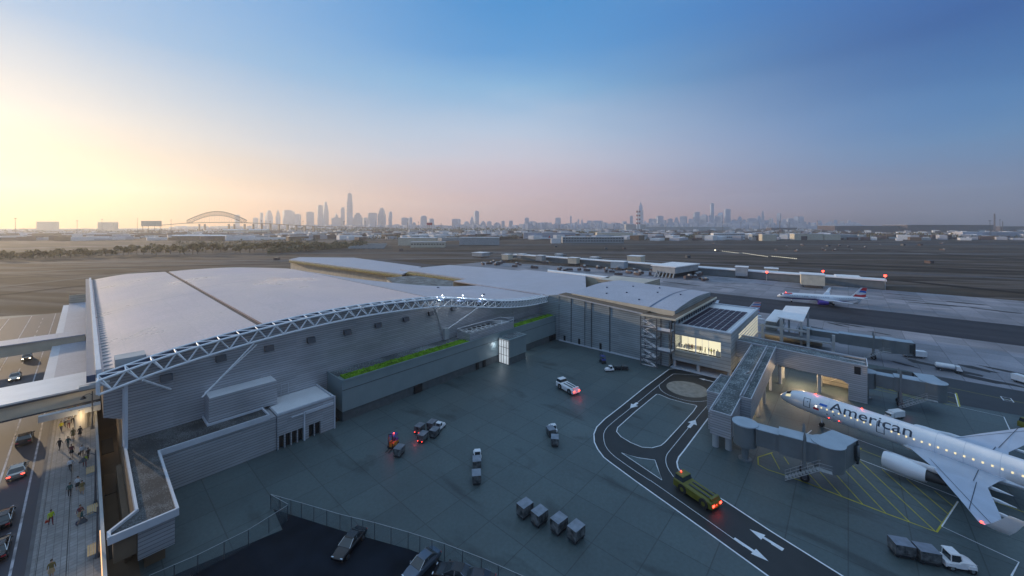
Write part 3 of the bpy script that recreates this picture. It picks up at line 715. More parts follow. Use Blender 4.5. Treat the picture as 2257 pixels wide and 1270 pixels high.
TW = thing('entrance_tower', 'projecting stair tower with a lit glass side on the low teal block', 'tower', (0,0,0))
mb = MB(); mb.box(80.5,72.4,2.05,88,76.59,7.0); mb.build('wall', M['teal'], TW)
mb = MB(); mb.box(80.6,72.55,0,87.9,76.58,2.04); mb.build('plinth', M['teal_dark'], TW)
mb = MB(); mb.box(80.3,72.2,7.0,88.2,76.58,7.3); mb.build('parapet', M['teal'], TW)
mb = MB(); mb.box(80.9,72.8,7.31,87.5,76.3,7.36); mb.build('roof_hatch', M['gravel2'], TW)
mb = MB(); mb.box(80.35,72.6,.1,80.48,76.4,6.9); mb.build('glass_front', M['glasslit'], TW)
mb = MB()
for y in (72.55,73.5,74.5,75.45,76.4): mb.box(80.24,y-.06,.05,80.34,y+.06,6.9)
for z in (.1,2.6,4.8,6.8): mb.box(80.26,72.6,z-.05,80.343,76.4,z+.05)
mb.build('mullion', M['darksteel'], TW)
lamp('entrance_lamp', (79.0,74.2,2.0), 60, (.85,.93,1), .4)
lamp('tower_wall_lamp', (78.6,75.9,5.4), 80, (.85,.93,1), .3); lamp('tower_side_lamp', (90.5,75.0,2.0), 60, (.85,.93,1), .3)
CH = thing('chiller_screen', 'white louvred screen round rooftop cooling fans on the low block', 'cooling unit', (0,0,8.3))
mb = MB(); mb.box(69.6,77.2,.0,87.8,77.35,2.2); mb.box(69.6,77.36,0,69.75,82.6,2.2); mb.box(87.65,77.36,0,87.8,82.6,1.6); mb.build('screen_wall', M['siding'], CH)
mb = MB(); mb.box(70.2,78,0,81.5,82.4,1.9); mb.box(83,78,0,87,82,2.0); mb.build('chiller_body', M['cream2'], CH)
for i in range(6):
    for j in range(2):
        f = MB(); c = (71.3+i*1.85, 79.1+j*2.1); f.tube((c[0],c[1],1.91),(c[0],c[1],2.05),.62,14); f.build('fan', M['black'], CH)
mb = MB()
for a, b in (((69.6,77.3),(87.7,77.3)),((69.7,82.5),(87.7,82.5)),((87.7,77.3),(87.7,82.5)),((69.7,77.3),(69.7,82.5))): mb.tube((*a,2.6),(*b,2.6),.07)
for x in (82.5,87.7): mb.tube((x,77.3,2.2),(x,77.3,3.4),.08); mb.tube((x,77.3,3.4),(x,82.5,2.4),.06)
mb.build('frame', M['steel'], CH)

# ================================================================ EAST HALL with curved roof
E_ = thing('east_hall', 'tall ribbed hall with a low curved grey roof beside the terminal', 'building', (0,0,0))
mb = MB()
for a, b in ((45.4,56),(56.15,62.5),(62.65,65.0),(65.1,75.2)):
    za, zb = 13.8+(a-45.4)*.068, 13.8+(b-45.4)*.068
    mb.add([(109.5,a,0),(109.5,b,0),(109.5,b,zb),(109.5,a,za)], [(0,1,2,3)])
mb.add([(109.55,45.4,0),(109.55,75.3,0),(109.55,75.3,15.9),(109.55,45.4,13.8)], [(0,1,2,3)])
mb.add([(109.5,38,0),(109.5,45.4,0),(109.5,45.4,13.8),(109.5,38,13.8)], [(0,1,2,3)]); mb.add([(109.4,75.3,0),(109.4,84,0),(109.4,84,14.4),(109.4,75.3,15.9)], [(0,1,2,3)])
mb.add([(109.5,38,0),(150,38,0),(150,38,13.8),(109.5,38,13.8)], [(0,1,2,3)])
mb.build('wall', M['siding_big'], E_)
mb = MB(); mb.box(109.3,55.9,0,109.49,56.2,14.3); mb.box(109.3,62.4,0,109.49,62.7,14.8); mb.box(109.35,64.95,0,109.49,65.1,15); mb.box(109.3,70.2,0,109.49,70.4,15.2); mb.build('downpipe', M['teal_dark'], E_)
mb = MB(); mb.box(109.2,45.4,0,109.48,75.2,.35); mb.build('kerb_plinth', M['coping'], E_)
mb = MB()
for y, h in ((72.6,2.1),(66.8,2.2),(58.9,2.3)): mb.box(109.38,y,.3,109.49,y+.75,h)
mb.build('door', M['black'], E_)
mb = MB(); mb.box(109.6,38.2,13.6,114.5,75,13.8)
mb.add([(108.8,44.5,14.2),(113.8,44.5,14.2),(113.8,75.3,16.1),(108.8,75.3,16.1)], [(0,1,2,3)]); mb.build('lower_roof', M['brownwall'], E_)
mb = MB(); mb.add([(108.9,45.2,13.75),(108.9,75.3,15.75),(108.9,75.3,16.15),(108.9,45.2,14.25)], [(0,1,2,3)]); mb.build('coping', M['coping'], E_)
def zc(X): t = (X-112)/(152-112); return 14.5+1.1*(1-abs(t*2-1)**1.7)+.5*t
def zce(X, Y): return zc(X)+1.0*(Y-38)/34
mb = MB(); nx = 22
for i in range(nx):
    a = 113+(151-113)*i/nx; b = 113+(151-113)*(i+1)/nx
    for j in range(5):
        c = 37.5+35*j/5; d = 37.5+35*(j+1)/5
        mb.add([(a,c,zce(a,c)+.6),(b,c,zce(b,c)+.6),(b,d,zce(b,d)+.6),(a,d,zce(a,d)+.6)], [(0,1,2,3)])
mb.build('curved_roof', M['roof2'], E_, smooth=True)
mb = MB()
for i in range(nx):
    a = 113+(151-113)*i/nx; b = 113+(151-113)*(i+1)/nx
    mb.add([(a,37.5,11.5),(b,37.5,11.5),(b,37.5,zce(b,37.5)+.59),(a,37.5,zce(a,37.5)+.59)], [(0,1,2,3)])
mb.build('gable_wall', M['siding_big'], E_)
mb = MB(); mb.add([(113,37.5,13.6),(113,72.5,15.4),(113,72.5,zce(113,72.5)+.59),(113,37.5,zce(113,37.5)+.59)], [(0,1,2,3)]); mb.add([(151,37.5,0),(151,72.5,0),(151,72.5,zce(151,72.5)+.59),(151,37.5,zce(151,37.5)+.59)], [(0,1,2,3)]); mb.build('clerestory', M['cream'], E_)
mb = MB()
for i in range(nx):
    a = 113+(151-113)*i/nx; b = 113+(151-113)*(i+1)/nx; mb.add([(a,44.4,zce(a,44.4)+.64),(b,44.4,zce(b,44.4)+.64),(b,45.0,zce(b,45.0)+.64),(a,45.0,zce(a,45.0)+.64)], [(0,1,2,3)])
for x, y in ((118,50),(124,57),(131,49),(119,62),(127,66),(136,60),(141,52),(133,42)): mb.box(x,y,zce(x,y)+.5,x+.5,y+.5,zce(x,y)+.95)
mb.build('roof_seam', M['fascia'], E_)
mb = MB()
for k in range(17): x = 113.5+k*2.3; mb.box(x,36.2,11.9,x+.35,36.5,13.9)
mb.build('balcony_post', M['darksteel'], E_)
mb = MB(); mb.box(107.0,35.4,13.95,150,37.4,14.3); mb.box(107.0,37.41,13.96,109.3,44.9,14.31); mb.build('balcony_roof', M['brownwall'], E_)
mb = MB(); mb.box(106.8,35.2,13.9,106.99,44.9,14.4); mb.box(107.0,35.15,13.9,150,35.38,14.4); mb.build('balcony_edge', M['cream'], E_)
mb = MB(); mb.box(112.0,36.6,11.2,150,37.45,13.9); mb.build('balcony_glass', mat('pale_glass', (.30,.34,.36), .2, 0, .3, .6), E_)
SN = MB(); SN.box(152,62,0,168,62.4,16.5); SN.prism([(152,62.41),(168,62.41),(168,84),(152,84)], 0, 16)
o = SN.build('screen_block', M['siding_beige']); tag(o, 'plain beige ribbed block rising behind the curved hall roof', 'building')
# stair tower
ST = thing('stair_tower', 'open steel escape stair tower with cross bracing on the hall corner', 'staircase', (0,0,0))
mb = MB()
X0, X1, Y0, Y1, Y2 = 105.9, 109.1, 40.0, 44.6, 36.2
for x in (X0, X1):
    for y in (Y0, Y1): mb.box(x-.12,y-.12,0,x+.12,y+.12,13.88)
mb.box(X0-.12,Y2-.12,5.0,X0+.12,Y2+.12,13.88); mb.box(X1-.12,Y2-.12,5.0,X1+.12,Y2+.12,13.88)
for z in (2.2,5.0,8.0,11.0):
    mb.box(X0-.1,Y0+.125,z-.14,X0+.1,Y1-.125,z+.14); mb.box(X0+.125,Y0-.1,z-.14,X1-.125,Y0+.1,z+.14)
for z in (5.1,10.6): mb.box(X0-.1,Y2+.125,z-.2,X0+.1,Y0-.125,z+.2); mb.box(X0+.125,Y2-.1,z-.2,X1-.125,Y2+.1,z+.2)
for z in (7.6,): mb.box(X0+.125,Y2-.1,z-.08,X1-.125,Y2+.1,z+.08)
for a, b in ((11.1,13.7),(8.1,10.9),(5.2,7.9),(2.3,4.9),(.2,2.1)):
    mb.tube((X0-.1,Y0,a),(X0-.1,Y1,b),.07,5); mb.tube((X0-.1,Y0,b),(X0-.1,Y1,a),.07,5)
mb.build('frame', M['midsteel'], ST)
for k in range(5):
    mb = MB(); z = .2+k*2.75
    for s in range(9):
        y = Y0+.5+s*.42; mb.box(X0+.3,y,z+s*.15,X0+1.4,y+.34,z+s*.15+.08); mb.box(X0+1.7,Y1-.8-s*.42,z+1.38+s*.15,X1-.3,Y1-.46-s*.42,z+1.46+s*.15)
    mb.box(X0+.2,Y0+.3,z-.05,X0+.28,Y1-.2,z+.0+.25); mb.add([(X0+.25,Y0+.5,z),(X0+.25,Y1-.6,z+1.35),(X0+.25,Y1-.6,z+2.1),(X0+.25,Y0+.5,z+.75)], [(0,1,2,3)])
    mb.build('stair_flight', mat('pale_stair', (.80,.77,.78), .6, 0, .3, 1.6), ST)
for z in (5.32, 10.82):
    mb = MB(); mb.box(X0+.15,Y2+.15,z,X1-.15,Y0-.15,z+.06); mb.box(X0+.14,Y2+.15,z+.061,X0+.17,Y0-.15,z+.8); mb.build('landing', M['roofwhite'], ST)

# ================================================================ LOUNGE
LO = thing('lounge_building', 'raised panel clad lounge with a brightly lit long window and solar roof', 'building', (0,0,0))
XA, XB_, YA, YB = 110.4, 150, 22.6, 37.3
mb = MB()   # front wall round the window
mb.box(XA,YA,2.1,XA+.3,YB,5.1); mb.box(XA,YA,9.3,XA+.3,YB,12.0); mb.box(XA,YA,5.101,XA+.3,24.9,9.299); mb.box(XA,36.7,5.101,XA+.3,YB,9.299)
mb.box(XA+.301,YA+.001,10.0,XB_,YA+.3,12.0); mb.box(XA+.301,YA+.001,2.1,XA+9,YA+.3,9.999); mb.box(XA+.31,YB-.3,2.1,XB_,YB,11.9)
mb.build('wall', M['lounge_panel'], LO)
mb = MB(); mb.box(XA+.302,YA+.31,1.9,XB_-.1,YB-.31,2.09); mb.build('floor_slab', M['midsteel'], LO)
mb = MB(); mb.box(XA+.35,YA+.35,11.6,XB_,YB-.35,11.8); mb.build('roof', M['roofwhite'], LO)
mb = MB(); mb.box(XA-.1,YA-.1,12.0,XA+.5,YB,12.25); mb.box(XA+.51,YA-.1,12.001,XB_,YA+.5,12.26); mb.box(XB_-.5,YA+.51,11.9,XB_,YB,12.24); mb.build('coping', M['coping'], LO)
mb = MB(); mb.box(XA+1.2,24.95,5.2,XA+6,36.6,5.3); mb.box(XA+6.01,24.95,5.2,XA+6.1,36.6,9.25); mb.box(XA+.35,24.95,9.18,XA+6,36.6,9.28); mb.build('interior', M['interior'], LO)
mb = MB()
for y in (24.95,31.1,36.6): mb.box(XA+.05,y-.12 if y==31.1 else y-.02,5.12,XA+.25,y+.12 if y==31.1 else y+.02,9.28)
for y in (27.9,29.5,33.1,35.2): mb.box(XA+.1,y-.03,5.12,XA+.2,y+.03,9.28)
mb.build('window_frame', M['steel'], LO)
for k in range(5):
    b = MB(); y = 33.0+k*.75; b.box(XA+2.0,y,5.31,XA+2.5,y+.5,5.8); b.box(XA+2.45,y,5.81,XA+2.52,y+.5,6.2); b.build('seat', M['cream2'], LO)
b = MB(); b.box(XA+.6,25.2,5.31,XA+1.0,26.3,6.6); b.box(XA+3,30.2,5.31,XA+3.6,34.8,6.3); b.build('counter', M['cream'], LO)
b = MB(); b.box(XA+.26,28.05,4.9,XA+.9,28.5,5.1); b.box(XA-.06,30.0,3.2,XA-.01,36.6,4.9); b.build('louvre_panel', M['siding_beige'], LO)
mb = MB()
for i in range(6):
    for z in (4.6,5.6,6.6,7.6,8.6,9.5): mb.box(XA+9+i*5,YA+.05,z,XA+13.6+i*5,YA+.12,z+.62)
mb.build('side_window', M['winlit'] if False else glow('side_window_light', (1,.92,.65), .8), LO)
mb = MB()
for i in range(22): mb.box(XA+9+i*1.4,YA-.05,2.4,XA+9.16+i*1.4,YA+.04,9.99)
for z in (2.4,3.6,4.45,5.35,6.35,7.35,8.35,9.35): mb.box(XA+9,YA-.09,z,XA+39,YA-.051,z+.14)
mb.build('window_grid', M['roofwhite'], LO)
for y in (23.1,30.6,36.9): 
    b = MB(); b.tube((XA+.6,y,0),(XA+.6,y,2.1),.45,12); b.build('column', M['cream2'], LO)
b = MB(); b.box(XA+7,22,0,XA+7.3,37,1.9); b.build('undercroft_wall', M['brownwall'], LO)
b = MB(); b.box(XA-.9,23,0,XA+6.5,37.5,.18); b.build('undercroft_kerb', M['coping'], LO)
SP = thing('solar_array', 'rows of dark solar panels with white seams on the lounge roof', 'solar panels', (0,0,11.9))
for i in range(8):
    for j in range(7):
        b = MB(); x = 112.6+i*3.6; y = 24.2+j*1.62; b.box(x,y,.15,x+3.1,y+1.38,.24); b.build('panel', M['solar'], SP)
b = MB(); b.box(112.4,24.0,.02,141.4,35.6,.1); b.build('rack', M['roofwhite'], SP)
lamp('lounge_lamp', (XA+3,27.5,8.6), 55, (1,.9,.65), .4); lamp('lounge_lamp', (XA+3,33.5,8.6), 55, (1,.9,.65), .4)

# ================================================================ walkway and ramp
WK = thing('covered_walkway', 'long ribbed walkway on columns running from the lounge past the aircraft nose', 'walkway', (0,0,0))
WX = 116.0
mb = MB()
def wt(y): return 9.2-(22.6-y)*.03
mb.add([(WX,22.5,4.8),(WX,22.5,wt(22.5)),(WX,-3.2,wt(-3.2)),(WX,-3.2,0),(WX,.0,0),(WX,.0,3.6),(WX,1.2,4.3),(WX,13.7,4.8)], [tuple(range(8))])
mb.add([(WX,-3.2,0),(WX,-3.2,wt(-3.2)),(WX+6.5,-3.2,wt(-3.2)),(WX+6.5,-3.2,0)], [(0,1,2,3)]); mb.add([(WX+6.5,22.5,3.6),(WX+6.5,22.5,wt(22.5)),(WX+6.5,-3.2,wt(-3.2)),(WX+6.5,-3.2,3.6)], [(0,1,2,3)])
mb.add([(WX,22.5,4.8),(WX,1.2,4.3),(WX+6.5,1.2,4.3),(WX+6.5,22.5,4.8)], [(0,1,2,3)])
mb.build('wall', M['siding'], WK)
mb = MB(); mb.add([(WX+.2,22.5,wt(22.5)-.35),(WX+6.3,22.5,wt(22.5)-.35),(WX+6.3,-3,wt(-3)-.35),(WX+.2,-3,wt(-3)-.35)], [(0,1,2,3)]); mb.build('roof', M['gravel2'], WK)
mb = MB()
for x in (WX, WX+6.5): mb.tube((x,22.4,wt(22.4)+.05),(x,-3.2,wt(-3.2)+.05),.13,4)
mb.tube((WX,-3.2,wt(-3.2)+.05),(WX+6.5,-3.2,wt(-3.2)+.05),.13,4)
mb.tube((WX+1.7,1.5,wt(1.5)+.4),(WX+1.7,-3,wt(-3)+.4),.09,4); mb.tube((WX+4.7,6,wt(6)+.4),(WX+4.7,-3,wt(-3)+.4),.09,4)
mb.build('coping', M['coping'], WK)
mb = MB(); mb.box(WX-.06,-2.1,6.3,WX-.01,-1.0,8.0); mb.build('wall_opening', M['black'], WK)
for y in (5.2, 12.9):
    for x in (WX+.7, WX+5.6):
        b = MB(); b.tube((x,y,0),(x,y,4.6),.42,12); b.build('column', M['cream2'], WK)
mb = MB(); mb.box(WX+8,-3,0,WX+8.3,6,3.6); mb.build('rear_screen', M['siding_beige'], WK)
mb = MB(); mb.tube((WX+7.9,3.6,.8),(WX+7.9,.2,3.4),.12,5); mb.build('brace', M['cream'], WK)
RP = thing('ramp_building', 'stepped ribbed ramp building with gravel roof and parapets leading to the jet bridge', 'ramp', (0,0,0))
mb = MB()
def rz_(x): return 6.2+(x-75.3)*.062
# main channel, right channel and left block
for (x0, y0, x1, y1, zb) in ((75.3,15.4,WX-.05,18.8,2.3),(83.0,13.7,WX-.05,15.38,2.9)):
    vs = [(x0,y0,zb),(x1,y0,4.8),(x1,y1,4.8),(x0,y1,zb),(x0,y0,rz_(x0)),(x1,y0,rz_(x1)),(x1,y1,rz_(x1)),(x0,y1,rz_(x0))]
    mb.add(vs, [(0,3,2,1),(4,5,6,7),(0,1,5,4),(1,2,6,5),(2,3,7,6),(3,0,4,7)])
mb.box(84.0,18.82,2.6,95.6,21.5,6.1); mb.box(76.5,18.81,2.4,83.98,19.4,5.6)
mb.build('wall', M['siding'], RP)
mb = MB()
for (x0, y0, x1, y1) in ((75.5,15.6,115.8,18.6),(83.2,13.9,115.8,15.2)):
    mb.add([(x0,y0,rz_(x0)+.03),(x1,y0,rz_(x1)+.03),(x1,y1,rz_(x1)+.03),(x0,y1,rz_(x0)+.03)], [(0,1,2,3)])
mb.box(84.2,19.0,6.101,95.4,21.3,6.16); mb.build('gravel_roof', M['gravel2'], RP)
mb = MB()
def par(a, b, w=.16, h=.5):
    a = Vector(a); b = Vector(b); d = (b-a).normalized(); nn = Vector((-d.y, d.x, 0)).normalized()*w/2
    vs = [a-nn,b-nn,b+nn,a+nn]; mb.add([tuple(v) for v in vs]+[(v.x,v.y,v.z+h) for v in vs], [(0,3,2,1),(4,5,6,7),(0,1,5,4),(1,2,6,5),(2,3,7,6),(3,0,4,7)])
par((75.35,15.4,rz_(75.3)-.05),(75.35,18.8,rz_(75.3)-.05),h=.36); par((75.4,18.82,rz_(75.4)-.05),(115,18.82,rz_(115)-.05),h=.4); par((75.4,15.42,rz_(75.4)-.05),(83,15.42,rz_(83)-.05),h=.4)
par((83,15.45,rz_(83)-.05),(115,15.45,rz_(115)-.05),h=.9); par((83.05,13.75,rz_(83)-.04),(83.05,15.4,rz_(83)-.04),h=.7); par((83,13.68,rz_(83)-.05),(115.9,13.68,rz_(115.9)-.05),h=.72)
par((84,21.5,6.0),(95.6,21.5,6.0),h=.35); par((84.02,18.9,6.0),(84.02,21.5,6.0),h=.34); par((95.6,18.9,6.0),(95.6,21.5,6.0),h=.33); par((93,18.9,6.3),(97,16.3,7.6),h=.3)
mb.build('parapet', M['siding'], RP)
mb = MB()
for a, b in (((75.3,15.4),(75.3,18.8)),): pass
for x0, x1, y, h in ((75.4,115,18.82,.36),(83,115,15.45,.86),(83,115.9,13.68,.68)):
    mb.tube((x0,y,rz_(x0)+h),(x1,y,rz_(x1)+h),.09,4)
mb.tube((75.35,15.4,rz_(75.3)+.32),(75.35,18.8,rz_(75.3)+.32),.1,4); mb.tube((83.05,13.7,rz_(83)+.67),(83.05,15.4,rz_(83)+.67),.09,4); mb.tube((75.4,15.42,rz_(75.4)+.36),(83,15.42,rz_(83)+.36),.09,4); mb.tube((84,21.5,6.36),(95.6,21.5,6.36),.09,4); mb.tube((84.02,18.9,6.36),(84.02,21.5,6.36),.09,4)
mb.build('coping', M['coping'], RP)
for x, y, r in ((75.9,18.0,.55),(76.3,16.0,.55)): b = MB(); b.tube((x,y,0),(x,y,2.6),r,14); b.build('column', M['cream2'], RP)
for x in (93.5,101.5,110.5): b = MB(); b.box(x-.3,13.9,0,x+.3,14.4,3.6 if x < 100 else 4.4); b.build('column', M['cream2'], RP)
lamp('walkway_lamp', (118.5,9.0,3.9), 1700, (1,.70,.40), .6); lamp('walkway_lamp', (119.5,1.5,3.2), 500, (1,.72,.42), .5); lamp('ramp_lamp', (106,15.4,3.0), 600, (1,.70,.40), .5); lamp('ramp_lamp', (92,15.4,2.4), 160, (1,.70,.40), .5)
# ================================================================ AIRCRAFT
class Fus:
    def __init__(s, R=2.0, L=44.0, zc=4.0):
        s.R, s.L, s.zc = R, L, zc
        s.p = [(0,.04,-.72),(.25,.42,-.66),(.8,.82,-.52),(1.6,1.2,-.34),(2.6,1.52,-.18),(4,1.8,-.06),(5.6,1.95,0),(7,2.0,0),(31,2.0,0),(34,1.86,.12),(37,1.5,.42),(40,1.02,.85),(42.5,.6,1.2),(44,.3,1.38)]
    def at(s, d):
        d = max(0, min(44, d*44/s.L)); p = s.p
        for a, b in zip(p, p[1:]):
            if d <= b[0]:
                t = (d-a[0])/(b[0]-a[0])
                if a[0] < 7: t = t*(1.25-.25*t) if t < 1 else 1
                return (a[1]+(b[1]-a[1])*t)*s.R/2, s.zc+(a[2]+(b[2]-a[2])*t)*s.R/2
        return p[-1][1], s.zc+p[-1][2]
    def pt(s, d, th, off=0):
        r, z = s.at(d); r += off; return (-d, r*math.cos(th), z+r*math.sin(th))
    def patch(s, mb, d0, d1, t0, t1, off, nd=4, nt_=4, mi=0):
        for i in range(nd):
            for j in range(nt_):
                a, b = d0+(d1-d0)*i/nd, d0+(d1-d0)*(i+1)/nd; c, d = t0+(t1-t0)*j/nt_, t0+(t1-t0)*(j+1)/nt_
                mb.add([s.pt(a,c,off), s.pt(b,c,off), s.pt(b,d,off), s.pt(a,d,off)], [(0,1,2,3)], mi)
def foil(s0, s1, t, z, th, n=6, up=None):
    # closed airfoil ring between leading edge s0 and trailing edge s1 at span t
    c = s1-s0; P = []
    for k in range(n+1): u = k/n; P.append((u, th*(2.6*math.sqrt(max(u,1e-4))*(1-u)+.02)))
    for k in range(n-1, 0, -1): u = k/n; P.append((u, -th*(1.3*math.sqrt(u)*(1-u)+.02)))
    return [(-(s0+u*c), t, z+h) if up is None else (-(s0+u*c), t+h*up[0], z+h*up[1]) for u, h in P]
def lamp_ball(par, loc, r, m, name):
    b = MB(); b.rings([[(r*math.sin(PI*k/6)*math.cos(2*PI*i/8), r*math.sin(PI*k/6)*math.sin(2*PI*i/8), r*math.cos(PI*k/6)) for i in range(8)] for k in range(1, 6)])
    o = b.build(name, m, par); o.location = loc; return o
def airplane(root, livery, detail=True):
    fu = Fus(); mb = MB(); ds = [0,.12,.25,.5,.8,1.2,1.6,2.1,2.6,3.3,4,4.8,5.6,7]+[9+2*k for k in range(12)]+[32.5,34,35.5,37,38.5,40,41.3,42.5,43.4,44]
    n = 36
    rs = [[fu.pt(d, 2*PI*i/n) for i in range(n)] for d in ds]
    mats = [M['aluwhite'], M['purple']] if livery == 'purple' else [M['aluwhite']]
    mb.rings(rs)
    if livery == 'purple':
        for k, f in enumerate(mb.f):
            if len(f) == 4 and sum(mb.v[i][2] for i in f)/4 < 2.9 and sum(mb.v[i][0] for i in f)/4 < -3: mb.m[k] = 1
    mb.build('fuselage', mats, root, smooth=True)
    zw = lambda t: 2.9+t*.085
    for sgn, nm in ((1, 'wing'), (-1, 'wing')):
        mb = MB(); secs = []
        for t, a, b, th in ((1.2,19.3,30.2,.42),(4,21.2,29.6,.36),(8,24.0,29.2,.25),(12,25.9,30.2,.18),(16,27.9,31.2,.13),(20.6,30.1,32.2,.08)):
            secs.append([(x, y*sgn, z) for x, y, z in foil(a, b, t, zw(t), th)])
        mb.rings(secs); w = mb.build('wing', M['alugrey'], root, smooth=True)
        mb = MB(); secs = []
        for t, a, b, z, th in ((20.62,30.1,32.2,zw(20.6),.08),(21.5,30.7,32.5,zw(21.3)+.25,.08),(22.1,31.4,33.0,zw(21.3)+1.2,.06),(22.6,32.6,33.8,zw(21.3)+3.0,.04)):
            k = 0 if t < 21 else (.5 if t < 22 else 1)
            secs.append([(x, y*sgn, z_) for x, y, z_ in foil(a, b, t, z, th, up=(-k, 1-k*.8))])
        mb.rings(secs); mb.build('winglet', M['aluwhite'], w, smooth=True)
        if detail:
            mb = MB()
            for (s0, t0, s1, t1) in ((28.2,8,29.1,18.5),(27.6,2.5,27.9,8),(23.0,5,31.0,20)):
                for k in range(8):
                    a = k/8; b = (k+1)/8
                    p = lambda q: (-(s0+(s1-s0)*q), (t0+(t1-t0)*q)*sgn, zw(t0+(t1-t0)*q)+.30-(t0+(t1-t0)*q)*.0085)
                    pa, pb = p(a), p(b); mb.add([(pa[0]-.04,pa[1],pa[2]),(pa[0]+.04,pa[1],pa[2]),(pb[0]+.04,pb[1],pb[2]),(pb[0]-.04,pb[1],pb[2])], [(0,1,2,3)])
            mb.build('panel_line', M['navy'], w)
            for t in (6.5, 10.5, 14.8):
                f = MB(); z = zw(t)-.25; s1 = 31.2 if t < 8 else (31.9 if t < 12 else 32.8)
                f.rings([[(-(d), t*sgn+r*math.cos(2*PI*i/8)*.8, z-.1+r*math.sin(2*PI*i/8)) for i in range(8)] for d, r in ((s1-4.2,.05),(s1-3,.26),(s1-1.4,.24),(s1,.03))])
                f.build('flap_fairing', M['aluwhite'], w, smooth=True)
        t = 8.0; e = MB(); zc = 2.05
        e.rings([[(-d, t*sgn+r*math.cos(2*PI*i/24), zc+r*math.sin(2*PI*i/24)) for i in range(24)] for d, r in ((19.3,1.0),(18.7,1.05),(18.55,1.18),(18.8,1.3),(19.8,1.4),(21.5,1.36),(23.0,1.15),(23.4,1.05),(23.2,.9))], cap=False)
        en = e.build('engine', [M['purple']] if livery == 'purple' else [M['aluwhite']], root, smooth=True)
        f = MB(); f.tube((-19.3,t*sgn,zc),(-19.4,t*sgn,zc),1.02,20); f.build('fan', M['black'], en)
        f = MB(); f.tube((-22.9,t*sgn,zc),(-25.4,t*sgn,zc+.05),.9,18,r2=.55); f.build('exhaust', M['dark'], en)
        f = MB(); f.rings([[(-d, t*sgn+.16*math.cos(2*PI*i/8), z+h*math.sin(2*PI*i/8)) for i in range(8)] for d, z, h in ((20.5,3.1,.3),(23,3.25,.5),(26,3.3,.35),(28,3.35,.1))]); f.build('pylon', M['aluwhite'], en, smooth=True)
        st = MB(); st.rings([[(x, y*sgn, z) for x, y, z in foil(a, b, tt, z0, th)] for tt, a, b, z0, th in ((.3,38.2,42.2,4.9,.2),(6.2,41.7,43.4,5.4,.07))]); st.build('stabilizer', M['aluwhite'], root, smooth=True)
        g_ = MB(); g_.tube((-27,3.4*sgn,3.0),(-27,3.4*sgn,.6),.16,8)
        gg = g_.build('landing_gear', M['steel'], root)
        for dx in (-.45,.45):
            q = MB(); q.tube((-27,(3.4+dx-.17)*sgn,.58),(-27,(3.4+dx+.17)*sgn,.58),.58,16); q.build('wheel', M['rubber'], gg)
    q = MB(); q.taper(-31.5,-2.1,1.75,-19.5,2.1,2.9,0,0,0,0); q.rings([[(-d, 2.25*w_*math.cos(2*PI*i/16), 2.7+.95*w_*math.sin(2*PI*i/16)) for i in range(16)] for d, w_ in ((18.2,.3),(19.8,.85),(22,1),(29,1),(32,.7),(33.5,.2))])
    q.v = q.v[8:]; q.f = [tuple(i-8 for i in f) for f in q.f[6:]]; q.m = q.m[6:]
    q.build('belly_fairing', M['purple'] if livery == 'purple' else M['aluwhite'], root, smooth=True)
    fin = MB(); FS = ((36.0,43.0,5.6,.22),(38.6,43.3,8.5,.16),(41.0,43.9,11.6,.09))
    fin.rings([[(-(a+u*(b-a)), sgn_, z) for u, sgn_ in ([(k/6, th*2.4*math.sqrt(max(k/6,1e-4))*(1-k/6)+.01) for k in range(7)]+[(k/6, -th*2.4*math.sqrt(k/6)*(1-k/6)-.01) for k in range(5,0,-1)])] for a, b, z, th in FS])
    tf = fin.build('tail_fin', M['aluwhite'], root, smooth=True)
    def fp(u, v):   # point on fin, u chord 0..1, v height 0..1
        z = 5.6+6*v; a = 36+5*v; b = 43+.9*v; return (-(a+u*(b-a)), z)
    pats = ((M['red'],.25,.95,.62,.98,.1),(M['blue'],.3,.95,.42,.6,.1),(M['red'],.15,1.0,.05,.36,-.12)) if livery == 'purple' else tuple((M['blue'] if k % 2 else M['red'],.1,.98,.12+k*.13,.18+k*.13,.03) for k in range(7))
    for m_, u0, u1, v0, v1, sl in pats:
        for sg in (1, -1):
            q = MB()
            for k in range(6):
                a = u0+(u1-u0)*k/6; b = u0+(u1-u0)*(k+1)/6
                wv = lambda u: sl*math.sin(u*3)
                P = [fp(a, min(1,max(0,v0+wv(a)))), fp(b, min(1,max(0,v0+wv(b)))), fp(b, min(1,max(0,v1+wv(b)))), fp(a, min(1,max(0,v1+wv(a))))]
                q.add([(x, sg*.36, z) for x, z in P], [(0,1,2,3)])
            q.build('fin_stripe', m_, tf)
    q = MB(); q.tube((-7.4,0,2.2),(-7.4,0,.4),.11,8); ng = q.build('nose_gear', M['steel'], root)
    for dy in (-.28,.28): q = MB(); q.tube((-7.4,dy-.11,.38),(-7.4,dy+.11,.38),.38,14); q.build('wheel', M['rubber'], ng)
    return fu
HD = math.atan2(.954, .298)
AC = thing('airliner', 'large white twin engine airliner with navy lettering parked nose in at the ramp', 'airliner', (99.5,11.0,0), HD)
fu = airplane(AC, 'plain')
rd = math.radians
for k in range(42):
    d = 7.9+k*.905
    if 15.6 < d < 17.6 or 31.6 < d < 33.6 or d > 38: continue
    q = MB(); fu.patch(q, d, d+.22, rd(9), rd(17), .02, 1, 2); q.build('window', M['winlit'], AC)
for a, b in ((22,50),):
    q = MB(); fu.patch(q, 1.5, 2.5, rd(22), rd(44), .03, 3, 3); q.build('cockpit_window', glow('cockpit_light', (1,.9,.55), .7), AC)
    q = MB(); fu.patch(q, 1.45, 2.3, rd(48), rd(86), .03, 3, 4); q.build('cockpit_window', M['glass'], AC)
